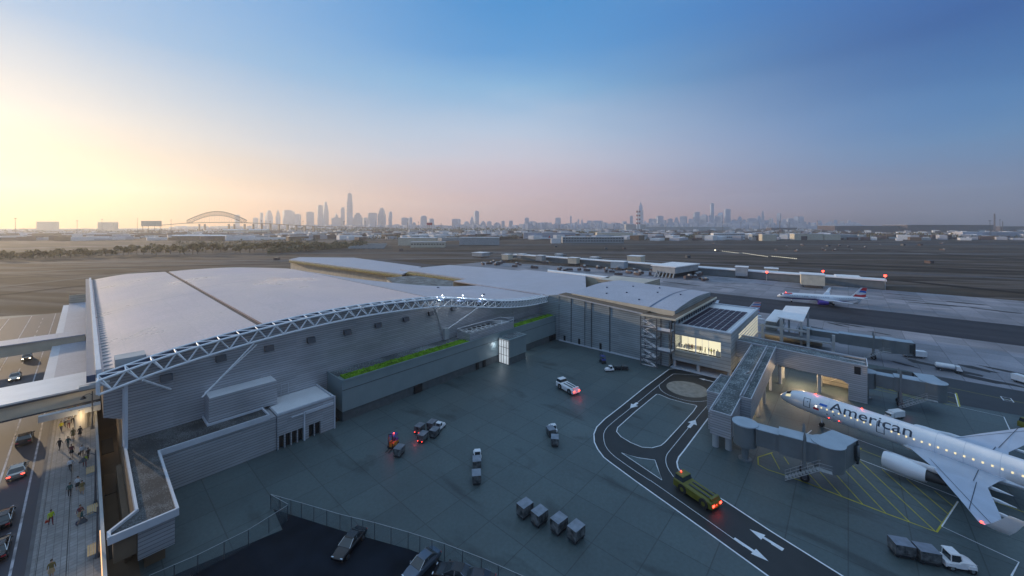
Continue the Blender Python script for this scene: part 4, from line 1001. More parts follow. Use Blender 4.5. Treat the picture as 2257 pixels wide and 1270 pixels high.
def outline(d0, d1, t0, t1, w, parent, name='door'):
    q = MB(); tw = w/2.0
    fu.patch(q, d0, d1, rd(t0), rd(t0)+tw, .02, 4, 1); fu.patch(q, d0, d1, rd(t1)-tw, rd(t1), .021, 4, 1)
    fu.patch(q, d0, d0+w, rd(t0)+tw, rd(t1)-tw, .022, 1, 8); fu.patch(q, d1-w, d1, rd(t0)+tw, rd(t1)-tw, .023, 1, 8)
    q.build(name, M['navy'], parent)
outline(5.0, 6.15, -12, 40, .09, AC); outline(16.0, 17.1, -14, 40, .10, AC); outline(32.0, 33.3, -14, 42, .14, AC)
for d in (9,13,18.5,23,26,29.5,35): q = MB(); fu.patch(q, d, d+.03, rd(-30), rd(110), .012, 1, 14); q.build('panel_seam', M['alugrey'], AC)
q = MB(); fu.patch(q, 7.3, 8.5, rd(24), rd(36), .02, 3, 3)
q.v = [(x-(z-4)*.35, y, z) for x, y, z in q.v]; q.build('emblem', M['blue'], AC)
q = MB(); fu.patch(q, 6.7, 7.6, rd(-8), rd(4), .02, 3, 3); q.build('emblem', M['red'], AC)
for d, t in ((5.6,18),(32.6,12),(8.8,-14),(9.9,-6)): q = MB(); fu.patch(q, d, d+.2, rd(t), rd(t+5), .024, 1, 1); q.build('hatch', M['navy'], AC)
# lettering wrapped round the fuselage side
cu = bpy.data.curves.new('lettering', 'FONT'); cu.body = 'American'; cu.size = 2.65; cu.offset = .012; cu.space_character = 1.02
to = bpy.data.objects.new('tmp', cu); link(to)
bpy.context.view_layer.update()
me = bpy.data.meshes.new_from_object(to.evaluated_get(bpy.context.evaluated_depsgraph_get())); bpy.data.objects.remove(to)
bm = bmesh.new(); bm.from_mesh(me); bmesh.ops.triangulate(bm, faces=bm.faces)
for _ in range(3):
    es = [e for e in bm.edges if e.calc_length() > .22]
    if es: bmesh.ops.subdivide_edges(bm, edges=es, cuts=1)
    bmesh.ops.triangulate(bm, faces=bm.faces)
xmax = max(v.co.x for v in bm.verts)
for v in bm.verts:
    d = 9.3+v.co.x*11.1/xmax; th = rd(17)+v.co.y/2.05*.95
    v.co = Vector(fu.pt(d, th, .028))
bm.to_mesh(me); bm.free(); me.materials.clear(); me.materials.append(M['navy'])
o = bpy.data.objects.new('lettering', me); link(o); o.parent = AC
for p in ((-6.4,0,6.05),(-13.5,0,6.05)): lamp_ball(AC, p, .13, M['redlamp'], 'beacon')
for d, t in ((9.1,-33),(10.7,-30)): lamp_ball(AC, fu.pt(d, rd(t)), .09, M['redlamp'], 'beacon')
lamp_ball(AC, (-30.4,20.7,4.75), .14, M['redlamp'], 'navigation_light')
lamp_ball(AC, fu.pt(7.15, rd(12)), .12, M['warmlamp'], 'logo_light')
hv = Vector((math.cos(HD), math.sin(HD), 0)); pv_ = Vector((-hv.y, hv.x, 0)); P0 = Vector((99.5, 11.0, 0))
def AW(s, t, z): return P0-hv*s+pv_*t+Vector((0,0,z))
lamp('beacon_lamp', AW(6.4,0,6.8), 25, (1,.1,.06), .2); lamp('beacon_lamp', AW(13.5,0,6.8), 12, (1,.1,.06), .2); lamp('wing_lamp', AW(30.6,21.2,5.3), 12, (1,.05,.05), .1)

A2n = g(1713, 651, 3.0); A2t = g(1912, 663, 3.0); v = (A2n-A2t); v.z = 0
B2 = thing('airliner', 'white airliner with purple belly and red striped tail taxiing on the dark taxiway', 'airliner', (A2n.x, A2n.y, 0), math.atan2(v.y, v.x))
s_ = v.length/44.0; B2.scale = (s_, s_*.95, s_*.95)
fu2 = airplane(B2, 'purple', False)
for k in range(38):
    d = 6.5+k*.85
    if 15 < d < 16.2 or 26 < d < 27.3: continue
    q = MB(); fu2.patch(q, d, d+.34, rd(10), rd(20), .03, 1, 1); q.build('window', M['navy'], B2)
q = MB(); fu2.patch(q, 1.5, 2.4, rd(24), rd(80), .03, 3, 4); q.build('cockpit_window', M['glass'], B2)
q = MB(); fu2.patch(q, 3.2, 7.5, rd(40), rd(75), .03, 4, 4); q.build('livery_ribbon', M['red'], B2)
q = MB(); fu2.patch(q, 2.6, 6.2, rd(20), rd(32), .03, 4, 3); q.build('livery_ribbon', M['blue'], B2)
lamp_ball(B2, (-4.5,0,6.1), .22, M['redlamp'], 'beacon'); 
C2 = thing('airliner', 'white airliner with its tail showing behind the solar panel roof', 'airliner', (155.5,58.5,0), rd(120))
C2.scale = (.87,.87,.87); airplane(C2, 'plain', False)

# ================================================================ JET BRIDGES
def jetbridge(label, p0, p1, cab, z0=3.3, z1=6.5, wheel=.82, lit=False, tail=True):
    p0 = Vector((*p0, 0)); p1 = Vector((*p1, 0)); d = p1-p0; Lg = d.length; rz = math.atan2(d.y, d.x)
    t = thing('jet_bridge', label, 'jet bridge', p0, rz, 'jet bridges at the stands')
    m = M['jet']; tp = M['jettop']
    b = MB(); b.tube((0,0,z0-.6),(0,0,z1-.3),1.75,20); b.build('rotunda', m, t, smooth=True)
    b = MB(); b.tube((0,0,z1-.29),(0,0,z1-.1),1.95,20); b.build('rotunda_roof', tp, t)
    b = MB(); b.tube((0,0,0),(0,0,z0-.6),.55,14); b.tube((0,0,0),(0,0,.25),1.0,14); b.build('pedestal', m, t)
    f = .42*Lg
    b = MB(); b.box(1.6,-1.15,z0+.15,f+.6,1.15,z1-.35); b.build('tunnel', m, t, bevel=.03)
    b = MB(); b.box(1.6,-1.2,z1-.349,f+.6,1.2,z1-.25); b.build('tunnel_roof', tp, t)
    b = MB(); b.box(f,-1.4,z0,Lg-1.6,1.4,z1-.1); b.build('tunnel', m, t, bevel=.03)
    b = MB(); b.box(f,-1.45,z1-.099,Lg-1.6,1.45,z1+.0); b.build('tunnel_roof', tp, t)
    b = MB(); x = 1.9
    while x < Lg-2: 
        for s in (-1, 1):
            yy = 1.15 if x < f else 1.4; b.box(x, s*yy-(.05 if s < 0 else 0), z0+.2, x+.07, s*yy+(.05 if s > 0 else 0), z1-.4)
        x += .95 if Lg > 14 else 2.4
    b.build('rib', m, t)
    c = Vector((Lg-.3, 0, 0)); ca = cab-rz
    b = MB(); b.tube((c.x,0,z0-.5),(c.x,0,z1+.05),2.0,22); b.build('cab', m, t, smooth=True)
    b = MB(); b.tube((c.x,0,z1+.051),(c.x,0,z1+.16),2.15,22); b.build('cab_roof', tp, t)
    hd = Vector((math.cos(ca), math.sin(ca), 0)); pn = Vector((-hd.y, hd.x, 0))
    def q(a, w): v = c+hd*a+pn*w; return (v.x, v.y)
    b = MB(); b.prism([q(.8,-1.7), q(4.8,-1.55), q(4.8,1.55), q(.8,1.7)], z0-.35, z1-.05); ch = b.build('cab_head', m, t)
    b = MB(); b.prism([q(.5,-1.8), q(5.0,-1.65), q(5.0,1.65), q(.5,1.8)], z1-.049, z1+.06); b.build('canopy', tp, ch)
    b = MB(); b.prism([q(4.81,-1.75), q(5.2,-1.75), q(5.2,1.75), q(4.81,1.75)], z0-.5, z1-.06); b.build('bellows', M['dark'], ch)
    b = MB(); b.prism([q(4.0,-2.0), q(4.8,-2.0), q(4.8,-1.71), q(4.0,-1.71)], z0+.3, z1-.5); b.build('window', M['glass'], ch)
    wx = wheel*Lg-1.2
    for s in (-1, 1):
        b = MB(); b.box(wx-.2, s*1.62-.17, 1.2, wx+.2, s*1.62+.17, z1+.7); b.taper(wx-.2, s*1.62-.17, z1+.7, wx+.2, s*1.62+.17, z1+1.5, .16, .13, .16, .13); b.build('lift_column', m, t)
    b = MB(); b.box(wx-.3,-1.9,.75,wx+.3,1.9,1.25); b.build('axle', M['darksteel'], t)
    for s in (-1, 1): b = MB(); b.tube((wx, s*1.0-.3,.62),(wx, s*1.0+.3,.62),.62,16); w = b.build('wheel', M['rubber'], t); b = MB(); b.tube((wx, s*1.0-.31,.62),(wx, s*1.0+.31,.62),.25,10); b.build('hub', M['cream2'], w)
    if tail:
        sd = -1 if math.sin(ca) > 0 else 1
        b = MB(); sx = Lg-1.5; st = 10
        for k in range(st):
            u = k/st; x = sx-u*4.2; z = z0-.1-u*(z0-.25); b.box(x-.36, sd*2.2-.45, z-.04, x, sd*2.2+.45, z)
        b.box(sx, sd*2.2-.6, z0-.15, sx+1.5, sd*2.2+.6, z0-.08)
        b.build('stairs', M['cream2'], t)
        b = MB()
        for w_ in (-.48,.48):
            y = sd*2.2+w_
            for h in (.5,1.0): b.tube((sx+1.5,y,z0+h),(sx,y,z0+h),.03,4); b.tube((sx,y,z0+h),(sx-4.2,y,.15+h),.03,4)
            b.tube((sx,y,z0-.15),(sx-4.2,y,.05),.06,4)
            for k in range(7): u = k/6; x = sx-u*4.2; b.tube((x,y,z0-.1-u*(z0-.2)),(x,y,z0+1-u*(z0-.2)),.025,4)
        b.build('railing', M['cream2'], t)
    return t
jetbridge('grey jet bridge from the ramp building curving to the airliner nose', (74.9,13.2), (76.0,2.0), math.radians(-22))
a = g(1908,818,6.2); b = g(2062,846,6.2)
jetbridge('grey jet bridge reaching out from the walkway end behind the airliner', (a.x,a.y), (b.x,b.y), math.radians(12), wheel=.62)
a = g(1775,722,6.5); b = g(1962,748,6.5)
jetbridge('ribbed grey jet bridge beyond the open steel frame', (a.x,a.y), (b.x,b.y), math.radians(-85), wheel=.88)
# white canopy on posts and open frame
CN = thing('canopy', 'square white flat canopy over an open steel frame', 'canopy', (0,0,0))
b = MB(); b.prism([(172.8,17.4),(175.7,10.5),(148.0,10.5),(150.0,17.2)], 9.9, 10.2); b.build('roof', M['roofwhite'], CN)
for x, y, h in ((149,16.3,9.9),(148.6,11,9.9),(173,16.4,9.9),(174.6,11,9.9),(160,16.8,9.9)): b = MB(); b.box(x-.3,y-.3,0,x+.3,y+.3,h); b.build('post', M['cream2'], CN)
FR = thing('steel_frame', 'open pale steel frame of posts and beams behind the lounge', 'frame', (0,0,0))
for y, h in ((20.5,8.6),(15.5,10.6),(9.0,9.2),(3.2,8.2)): b = MB(); b.box(143.6,y-.35,0,144.3,y+.35,h); b.build('post', M['cream2'], FR)
for z in (3.0,5.6,8.0): b = MB(); b.box(143.7,3.6,z-.25,144.2,21.6,z+.25) if z < 8 else b.box(143.7,9.4,z-.25,144.2,21.6,z+.25); b.build('beam', M['cream2'], FR)
for y in (20.5,15.5,9.0): b = MB(); b.box(144.31,y-.15,7.7,152,y+.15,8.1); b.build('beam', M['cream2'], FR)
b = MB(); b.box(146,4,5.2,151.5,21,5.4); b.box(146,4,2.3,151.5,21,2.5); b.build('floor', M['midsteel'], FR)
b = MB(); b.box(151.6,6,0,152,21,5.1); b.build('rear_wall', M['siding_beige'], FR)
lamp('frame_lamp', (148.5,18,4.6), 160, (1,.75,.45), .3); lamp('frame_lamp', (148.5,17,1.9), 120, (1,.75,.45), .3)
WK2 = thing('walkway_spur', 'pale blue flat walkway running behind the lounge to the canopy', 'walkway', (0,0,0))
b = MB(); b.box(150.2,17.6,5.3,172,20.6,8.2); b.build('wall', M['jet'], WK2); b = MB(); b.box(150.1,17.5,8.21,172.2,20.7,8.4); b.build('roof', M['roofwhite'], WK2)

# ================================================================ LEFT SIDE: canopies, footbridges, parapet
PW = thing('deck_parapet', 'low pale wall with warm strip light along the terminal side of the sidewalk', 'parapet', (0,0,0))
b = MB(); b.box(1.2,12,dk+.145,1.5,128,dk+1.15); b.build('wall', M['cream2'], PW)
b = MB(); b.box(1.12,12,dk+.95,1.19,66,dk+1.05); b.build('strip_light', glow('strip_warm', (1,.55,.25), 1.6), PW)
FB = thing('footbridge', 'wide enclosed footbridge crossing the road to the near terminal corner', 'footbridge', (0,0,0))
b = MB(); b.box(-45,106.0,7.2,1.9,116.5,9.7); b.build('side_wall', M['cream'], FB)
b = MB(); b.box(-45.1,105.7,9.71,2.0,117,10.0); b.build('roof', M['roofwhite'], FB)
b = MB(); b.box(-45,105.6,9.4,2.0,105.69,9.7); b.box(-45,105.9,6.95,1.9,106.4,7.19); b.build('edge_trim', M['darksteel'], FB)
FB2 = thing('footbridge', 'narrower enclosed footbridge crossing the road farther away', 'footbridge', (0,0,0))
b = MB(); b.box(-45,163.5,5.8,.0,170,8.6); b.build('side_wall', M['cream'], FB2); b = MB(); b.box(-45.1,163.2,8.61,.05,170.4,8.9); b.build('roof', M['roof2'], FB2)
KC = thing('kerbside_canopy', 'long flat pale canopy with ribbed light edge above the far sidewalk', 'canopy', (0,0,0))
b = MB(); b.box(-4.5,117.1,6.6,1.0,163.1,7.0); b.box(-4.5,170.5,6.6,.9,246,7.0); b.build('roof', M['roof2'], KC)
b = MB(); b.box(-6.0,120,6.5,-4.52,163.1,6.9); b.box(-6.0,170.5,6.5,-4.52,243,6.9); b.build('edge_light', M['coping'], KC)
for k, y in enumerate((124,140,156,178,196,214,232)): b = MB(); b.tube((-3.0,y,dk),(-3.0,y,6.6),.2,8); b.build('column', M['cream2'], KC)
b = MB(); b.box(-4.5,246.2,4,1,246.6,10.4); b.build('end_screen', M['siding_beige'], KC)
K2 = thing('entrance_canopy', 'small sloping pale canopy over the group of people beside the footbridge', 'canopy', (0,0,0))
b = MB(); b.prism([(-5.4,105.4),(1.9,105.4),(1.9,103.6),(-5.4,104.6)], 6.6, 6.9); b.build('roof', M['roofwhite'], K2)
b = MB(); b.prism([(-5.4,104.59),(1.9,103.59),(1.9,103.4),(-5.4,104.4)], 5.9, 6.89); b.build('fascia', M['cream2'], K2)
b = MB(); b.tube((-.4,104.5,dk+.14),(-.4,104.5,6.59),.9,16); b.build('pillar', M['cream'], K2)
lamp('canopy_lamp', (-1.0,108,5.8), 300, (1,.75,.45), .3); lamp('canopy_lamp', (-.9,102.0,5.6), 220, (1,.75,.45), .3); lamp('alley_lamp', (2.6,98,3.0), 40, (1,.75,.45), .3)
def streetlamp(x, y, label, h=7.5):
    t = thing('street_lamp', label, 'street lamp', (x,y,dk+.14), 0, 'street lamps along the sidewalk edge')
    b = MB(); b.tube((0,0,0),(0,0,.5),.24,10,r2=.16); b.tube((0,0,.5),(0,0,h),.12,8,r2=.06); b.build('pole', M['darksteel'], t)
    b = MB(); pts = [(-.0,0,h-.7),(-.35,0,h-.35),(-.8,0,h-.4),(-1.05,0,h-.55)]; b.path(pts, .04, 5); b.build('arm', M['darksteel'], t)
    b = MB(); b.tube((-1.1,0,h-1.05),(-1.1,0,h-.55),.42,12,r2=.1); b.build('lamp_shade', M['dark'], t)
streetlamp(.85,102.6,'dark curved arm street lamp standing beside the footbridge canopy',6.8)
streetlamp(.9,74.5,'dark street lamp beyond the slatted planter bench',7.2); streetlamp(.9,62.4,'dark street lamp with curved arm nearest the camera',5.6)
for x, y, l in ((.55,84.5,'wooden slatted bench by the parapet near the man in white shirt'),(.6,72.7,'wooden slatted bench beside the pair of walkers in black'),(.6,63.6,'wooden slatted bench nearest the bottom edge of the sidewalk')):
    t = thing('bench', l, 'bench', (x,y,dk+.14), 0, 'slatted benches along the parapet')
    for k in range(5): b = MB(); b.box(-.45+k*.19,-1.1,.4,-.3+k*.19,1.1,.46); b.build('slat', M['plank'], t)
    b = MB(); b.box(-.4,-1.0,0,.45,1.0,.39); b.build('base', M['cream2'], t); 
# ================================================================ FENCE
def fence(pts, h, label, gate=False):
    t = thing('fence', label, 'fence', (0,0,0)); P = [Vector((*p, 0)) for p in pts]
    mesh, ntm, bs = newmat('chain_link'); bs.inputs['Base Color'].default_value = (.14,.18,.20,1); bs.inputs['Alpha'].default_value = .28; bs.inputs['Roughness'].default_value = .5
    b = MB()
    for a, c in zip(P, P[1:]): b.add([(a.x,a.y,.03),(c.x,c.y,.03),(c.x,c.y,h),(a.x,a.y,h)], [(0,1,2,3)])
    b.build('mesh_panel', mesh, t)
    b = MB(); b.path([(p.x,p.y,h) for p in P], .03, 5); b.build('top_rail', M['cream2'], t)
    for a, c in zip(P, P[1:]):
        n = max(1, round((c-a).length/2.0))
        for k in range(n): p = a+(c-a)*k/n; q = MB(); q.tube((p.x,p.y,0),(p.x,p.y,h),.045,5); q.build('post', M['darksteel'], t)
    return t
fence([(17.35,60.9),(19.6,55.9),(22.2,49.9),(24.5,45.2),(26.5,40.7),(28.4,36),(30,31.3),(31.8,25),(33,19)], 2.1, 'long chain link fence between the apron and the dark car park')
fence([(17.35,60.8),(18.3,57.0)], 2.1, 'short angled piece of chain link fence with a diagonal brace')
fence([(18.2,56.8),(13.5,55.9),(8.6,56.0),(4.6,56.6)], 2.1, 'chain link fence branching from the gate toward the corner annex')
# ================================================================ REAR CONCOURSE
RC = thing('rear_concourse', 'long low concourse with pale roofs and cream lit wall behind the terminal roof', 'concourse', (0,0,0))
def roofpoly(name, pts, z, m, par, zb=0, wall=None):
    b = MB(); b.prism(pts, z-.7, z); b.build(name, m, par)
    if wall:
        c = [sum(p[0] for p in pts)/len(pts), sum(p[1] for p in pts)/len(pts)]
        q = [(c[0]+(p[0]-c[0])*.97, c[1]+(p[1]-c[1])*.97) for p in pts]
        b = MB(); b.prism(q, zb, z-.71); b.build('wall', wall, par)
def R2(pts, z): return [tuple(g(*p, z)[:2]) for p in pts]
roofpoly('roof', R2([(637,572),(660,567),(780,568),(928,588),(887,604)], 12), 12, M['roof2'], RC, 0, M['cream'])
roofpoly('roof', R2([(882,594),(990,584),(1070,590),(1200,602),(1165,612),(1078,622)], 12.6), 12.6, M['roof2'], RC, 0, M['cream'])
roofpoly('low_roof', R2([(850,612),(960,604),(1075,622),(1010,632),(880,633)], 11.2), 11.2, M['gravel2'], RC, 0, M['cream2'])
roofpoly('parapet', R2([(1207,594),(1345,610),(1340,613),(1207,597)], 16), 16, M['roofwhite'], RC, 0, M['cream'])
b = MB(); q_ = R2([(637,573),(887,606),(885,609),(637,576)], 11.3); b.prism(q_, 10.2, 11.25); q_ = R2([(882,597),(1078,624),(1076,627),(882,600)], 11.9); b.prism(q_, 10.8, 11.85)
tag(b.build('fringe', mat('golden_fringe', (.30,.22,.08), .8, 0, .5, 1.2), RC), kind=None)

# ================================================================ SKYLINE (far towers, each a thing of its own)
def tower(px0, px1, pyt, style, D, label, cat='tower', m=None, base=-.2, group='towers of the far skyline'):
    w = (px1-px0)*D/F*.93; c = (px0+px1)/2; x, y = ang(c, D); ht = zat(pyt, D)
    t = thing('skyscraper', label, cat, (x, y, base), math.atan2(y, x)+.35*math.sin(px0), group)
    a = w*.5/(abs(math.cos(.25))+.12); m = m or M['hazetower']; H_ = ht-base
    b = MB()
    if style == 'flat': b.box(-a,-a,0,a,a,H_*.97); b.box(-a*.6,-a*.5,H_*.971,a*.5,a*.6,H_)
    elif style == 'step': b.box(-a,-a,0,a,a,H_*.7); b.box(-a*.75,-a*.75,H_*.701,a*.75,a*.75,H_*.88); b.box(-a*.45,-a*.45,H_*.881,a*.45,a*.45,H_)
    elif style == 'spire': b.box(-a,-a,0,a,a,H_*.62); b.box(-a*.7,-a*.7,H_*.621,a*.7,a*.7,H_*.8); b.taper(-a*.5,-a*.5,H_*.801,a*.5,a*.5,H_*.92,a*.35,a*.35,a*.35,a*.35); b.tube((0,0,H_*.921),(0,0,H_),a*.09,5,r2=a*.02)
    elif style == 'round':
        b.box(-a,-a,0,a,a,H_*.82)
        for k in range(4): u = k/4; s = math.sqrt(1-(u*.9)**2); b.box(-a*s,-a*s,H_*(.821+.045*k),a*s,a*s,H_*(.864+.045*k))
    elif style == 'slant': b.add([(-a,-a,0),(a,-a,0),(a,a,0),(-a,a,0),(-a,-a,H_),(a,-a,H_*.82),(a,a,H_*.8),(-a,a,H_*.98)], [(0,3,2,1),(4,5,6,7),(0,1,5,4),(1,2,6,5),(2,3,7,6),(3,0,4,7)])
    elif style == 'slantr': b.add([(-a,-a,0),(a,-a,0),(a,a,0),(-a,a,0),(-a,-a,H_*.82),(a,-a,H_),(a,a,H_*.98),(-a,a,H_*.8)], [(0,3,2,1),(4,5,6,7),(0,1,5,4),(1,2,6,5),(2,3,7,6),(3,0,4,7)])
    elif style == 'landmark': b.taper(-a,-a,0,a,a,H_*.79,a*.32,a*.32,a*.32,a*.32); b.tube((0,0,H_*.791),(0,0,H_*.81),a*.5,10); b.tube((0,0,H_*.811),(0,0,H_),a*.07,5,r2=a*.02)
    elif style == 'antenna': b.box(-a,-a,0,a,a,H_*.68); b.box(-a*.6,-a*.6,H_*.681,a*.6,a*.6,H_*.74); b.tube((0,0,H_*.741),(0,0,H_),a*.06,4)
    b.build('facade', m, t)
    # window bands
    if w > 30:
        k = MB(); n = 7
        for i in range(n): z = H_*.08+H_*.58*i/n; k.box(-a-.6,-a-.6,z,a+.6,a+.6,z+H_*.018)
        k.build('window_band', M['hazetower2'] if m != M['hazetower2'] else M['hazetower'], t)
    return t
def Z(l, ox, oy, s=7.523): return [(ox+a/s, ox+b/s, oy+c/s, st) for a, b, c, st in l]
cl = []
cl.append(('downtown cluster', 5200, M['hazetower2'], Z([(0,60,605,'round'),(100,145,515,'round'),(195,300,480,'step'),(365,430,452,'spire'),(485,625,475,'flat'),(628,685,500,'step'),(690,770,540,'flat'),(870,995,505,'flat'),(1055,1138,390,'flat'),(1142,1228,340,'step'),(1330,1398,510,'spire'),(1290,1440,600,'flat'),(1442,1500,430,'round'),(1530,1645,62,'landmark'),(1645,1800,525,'step'),(1800,1885,600,'flat'),(1887,2040,520,'flat'),(2060,2178,440,'step')], 560, 400)+Z([(1640,1715,325,'flat'),(1945,2020,375,'round')], 300, 430)))
cl.append(('middle cluster', 5000, M['hazetower'], Z([(50,105,350,'round'),(110,260,560,'step'),(265,378,450,'flat'),(382,440,445,'flat'),(442,505,525,'step'),(575,685,420,'round'),(712,800,465,'round'),(1105,1240,470,'flat'),(1285,1398,512,'step'),(1400,1463,415,'spire'),(1466,1545,338,'flat'),(1567,1665,510,'step'),(1682,1755,510,'round'),(1785,1915,530,'step'),(1920,1975,502,'round'),(2040,2110,498,'round'),(2205,2245,540,'spire')], 850, 420)))
cl.append(('uptown cluster', 5400, M['hazetower'], Z([(120,200,375,'flat'),(205,300,435,'flat'),(360,475,455,'round'),(550,630,490,'step'),(635,722,375,'flat'),(745,875,485,'step'),(875,905,345,'flat'),(910,1000,462,'step'),(1000,1026,400,'flat'),(1058,1092,385,'spire'),(1030,1150,490,'flat'),(1157,1240,425,'flat'),(1250,1420,425,'round'),(1425,1480,470,'flat'),(1745,1810,435,'flat'),(1840,1960,480,'step'),(1868,1920,345,'flat'),(2008,2090,85,'spire'),(2092,2150,430,'step'),(2178,2250,390,'flat')], 1140, 430)))
cl.append(('midtown cluster', 5500, M['hazetower'], Z([(130,198,395,'flat'),(202,310,345,'flat'),(312,370,415,'flat'),(391,465,390,'flat'),(468,498,450,'flat'),(500,570,368,'step'),(596,706,350,'flat'),(735,812,395,'flat'),(815,910,280,'slant'),(935,1050,245,'antenna'),(1074,1097,330,'flat'),(1099,1151,133,'flat'),(1153,1218,340,'step'),(1220,1300,288,'slantr'),(1331,1422,230,'flat'),(1424,1548,405,'step'),(1550,1625,358,'step'),(1627,1685,405,'flat'),(1716,1850,385,'flat'),(1860,1940,348,'step'),(1945,1985,262,'step'),(1988,2065,415,'flat'),(2070,2130,385,'round'),(2208,2256,300,'antenna')], 1420, 430)))
cl.append(('northern cluster', 5600, M['hazetower'], Z([(100,155,300,'flat'),(162,260,398,'step'),(266,355,385,'flat'),(386,460,355,'flat'),(468,537,353,'flat'),(540,580,440,'flat'),(615,650,450,'round'),(670,730,458,'slantr'),(780,830,425,'round'),(966,1010,438,'round'),(1040,1090,410,'round'),(1146,1197,435,'flat'),(1270,1315,418,'round'),(1326,1412,465,'step'),(1414,1465,465,'flat')], 1700, 430)))
ORD = ['first','second','third','fourth','fifth','sixth','seventh','eighth','ninth','tenth','eleventh','twelfth','thirteenth','fourteenth','fifteenth','sixteenth','seventeenth','eighteenth','nineteenth','twentieth','twenty first','twenty second','twenty third','twenty fourth','twenty fifth','twenty sixth']
ADJ = dict(flat='flat topped', step='stepped', spire='spired', round='round topped', slant='slant topped', slantr='slant topped', landmark='very tall tapering', antenna='antenna topped')
HZN = {'downtown cluster': 'hazy cluster left of centre', 'middle cluster': 'scattered cluster at the centre', 'uptown cluster': 'cluster right of centre', 'midtown cluster': 'dense blue cluster', 'northern cluster': 'cluster thinning to the right'}
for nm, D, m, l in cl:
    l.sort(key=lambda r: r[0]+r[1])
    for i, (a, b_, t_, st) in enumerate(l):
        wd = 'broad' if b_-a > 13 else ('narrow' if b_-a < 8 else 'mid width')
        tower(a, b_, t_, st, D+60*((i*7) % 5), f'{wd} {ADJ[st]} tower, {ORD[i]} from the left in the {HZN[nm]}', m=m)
# low far city mass: unnumbered small blocks right on the horizon
random.seed(11); b = MB()
for k in range(700):
    px = random.uniform(380, 2050); D = random.uniform(4300, 5200); x, y = ang(px, D); w_ = random.uniform(20, 70); h = random.uniform(10, 34)+ (26 if 1150 < px < 1900 else 0)*random.random()
    if 560 < px < 1920: h *= 1.5
    b.box(x-w_/2, y-w_/2, -.2, x+w_/2, y+w_/2, h)
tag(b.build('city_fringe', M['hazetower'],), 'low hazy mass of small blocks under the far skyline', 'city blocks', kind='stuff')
# industrial belt nearer in: sheds, terraces and yards
random.seed(5)
b = MB()
cols = [M['brick'], M['cream2'], M['brownwall'], M['hazetower2'], M['roofwhite']]
for k in range(2000):
    px = random.uniform(-40, 2300); D = random.uniform(1250, 3600) if k < 1500 else random.uniform(1000, 1500); x, y = ang(px, D); w_ = random.uniform(12, 75); l_ = random.uniform(10, 26); h = random.uniform(4, 13)
    mi = random.choice([0,0,1,2,3,3,4,4])
    b.box(x-w_/2, y-l_/2, -.2, x+w_/2, y+l_/2, h, mi)
tag(b.build('industrial_belt', cols), 'belt of small sheds and yards beyond the airfield', 'sheds', kind='stuff')
def shed(px0, px1, pyb, pyt, label, m, roofm=None, depth=None, windows=0, cat='building', arch=False, D=None, name='warehouse', par=True):
    D = D or F*(H)/(pyb-HY); zb = zat(pyb, D) if D else 0
    x0, y0 = ang(px0, D); x1, y1 = ang(px1, D); dx, dy = x1-x0, y1-y0; Lg = math.hypot(dx, dy); h = zat(pyt, D); zb = 0
    t = thing(name, label, cat, (x0, y0, -.2), math.atan2(dy, dx)); dp = depth or max(14, Lg*.3)
    b = MB(); b.box(0,0,0,Lg,dp,h+.2-(h*.12 if arch else 0)); b.build('wall', m, t)
    b = MB()
    if arch:
        hh = h+.2; n = 8
        P = [(-.5, dp*(.5-.5*math.cos(PI*k/n)), hh*.88+hh*.16*math.sin(PI*k/n)) for k in range(n+1)]
        b.rings([[ (x, y, z) for x, y, z in P]+[(-.5, dp/2, hh*.86)], [(Lg+.5, y, z) for _, y, z in P]+[(Lg+.5, dp/2, hh*.86)]])
    else: b.box(-.6,-.6,h+.201,Lg+.6,dp+.6,h+.9)
    b.build('roof', roofm or M['roofwhite'], t)
    for r in range(windows):
        z = h*(.3+.45*r/max(1, windows-1)) if windows > 1 else h*.55
        n = max(4, min(22, int(Lg/5)))
        for k in range(n):
            q = MB(); q.box(Lg*(k+.18)/n, -.35, z, Lg*(k+.82)/n, -.05, z+h*.17); q.build('window', M['glass'], t)
    return t
shed(905,980,545.5,534,'small cream office wing with two rows of dark windows in front of the long shed', M['cream'], windows=1, depth=10)
shed(877,960,541,525,'long pale shed with bright white roof left of the blocky terminal', M['cream'], depth=24)
shed(1012,1100,540,524,'blocky grey green building with lumpy white plant on its roof', M['cream2'], depth=22)
shed(1154,1268,527,514,'long lavender hangar behind the small white parked jets', M['roof2'], M['roof2'], depth=30)
shed(1215,1236,536.5,527,'white end block of the glazed two storey pier', M['roofwhite'], depth=12)
shed(1240,1375,536,523,'two storey glazed pier with dark window bands in the middle distance', M['cream2'], windows=2, depth=20)
shed(1316,1395,525,513,'beige industrial building behind the glazed pier', M['cream'], depth=24)
shed(1573,1642,528,515,'white office block with rows of dark windows right of the parked jet', M['roofwhite'], windows=2, depth=16)
shed(1658,1678,530,517,'pale hangar with slim window line beside twin white doors', M['cream2'], windows=1, depth=14)
shed(1680,1711,531,517,'pair of tall pale pink hangar doors in the far row', M['cream'], depth=14)
shed(1751,1815,529,516,'long yellowish panelled warehouse with white roof', M['cream'], depth=18)
shed(1817,1853,529,517,'yellow green warehouse bay next to the panelled one', M['cream'], depth=18)
shed(1853,1890,528.5,518,'grey green warehouse bay partly behind trees', M['cream2'], depth=16)
shed(1893,1909,528,518.5,'small pale shed end at the edge of the trees', M['cream2'], depth=12)
shed(2098,2116,522,514.5,'small white hut left of the long blue warehouse', M['roofwhite'], depth=10)
shed(2122,2300,524,512,'long low bluish warehouse at the far right', M['roof2'], M['roofwhite'], depth=30)
shed(378,496,530,519,'long arched white hangar left under the steel arch bridge', M['brownwall'], M['roofwhite'], depth=26, arch=True)
shed(492,535,517,506,'round pale storage tank shed left of its twin', M['cream'], M['roofwhite'], arch=True, D=1700)
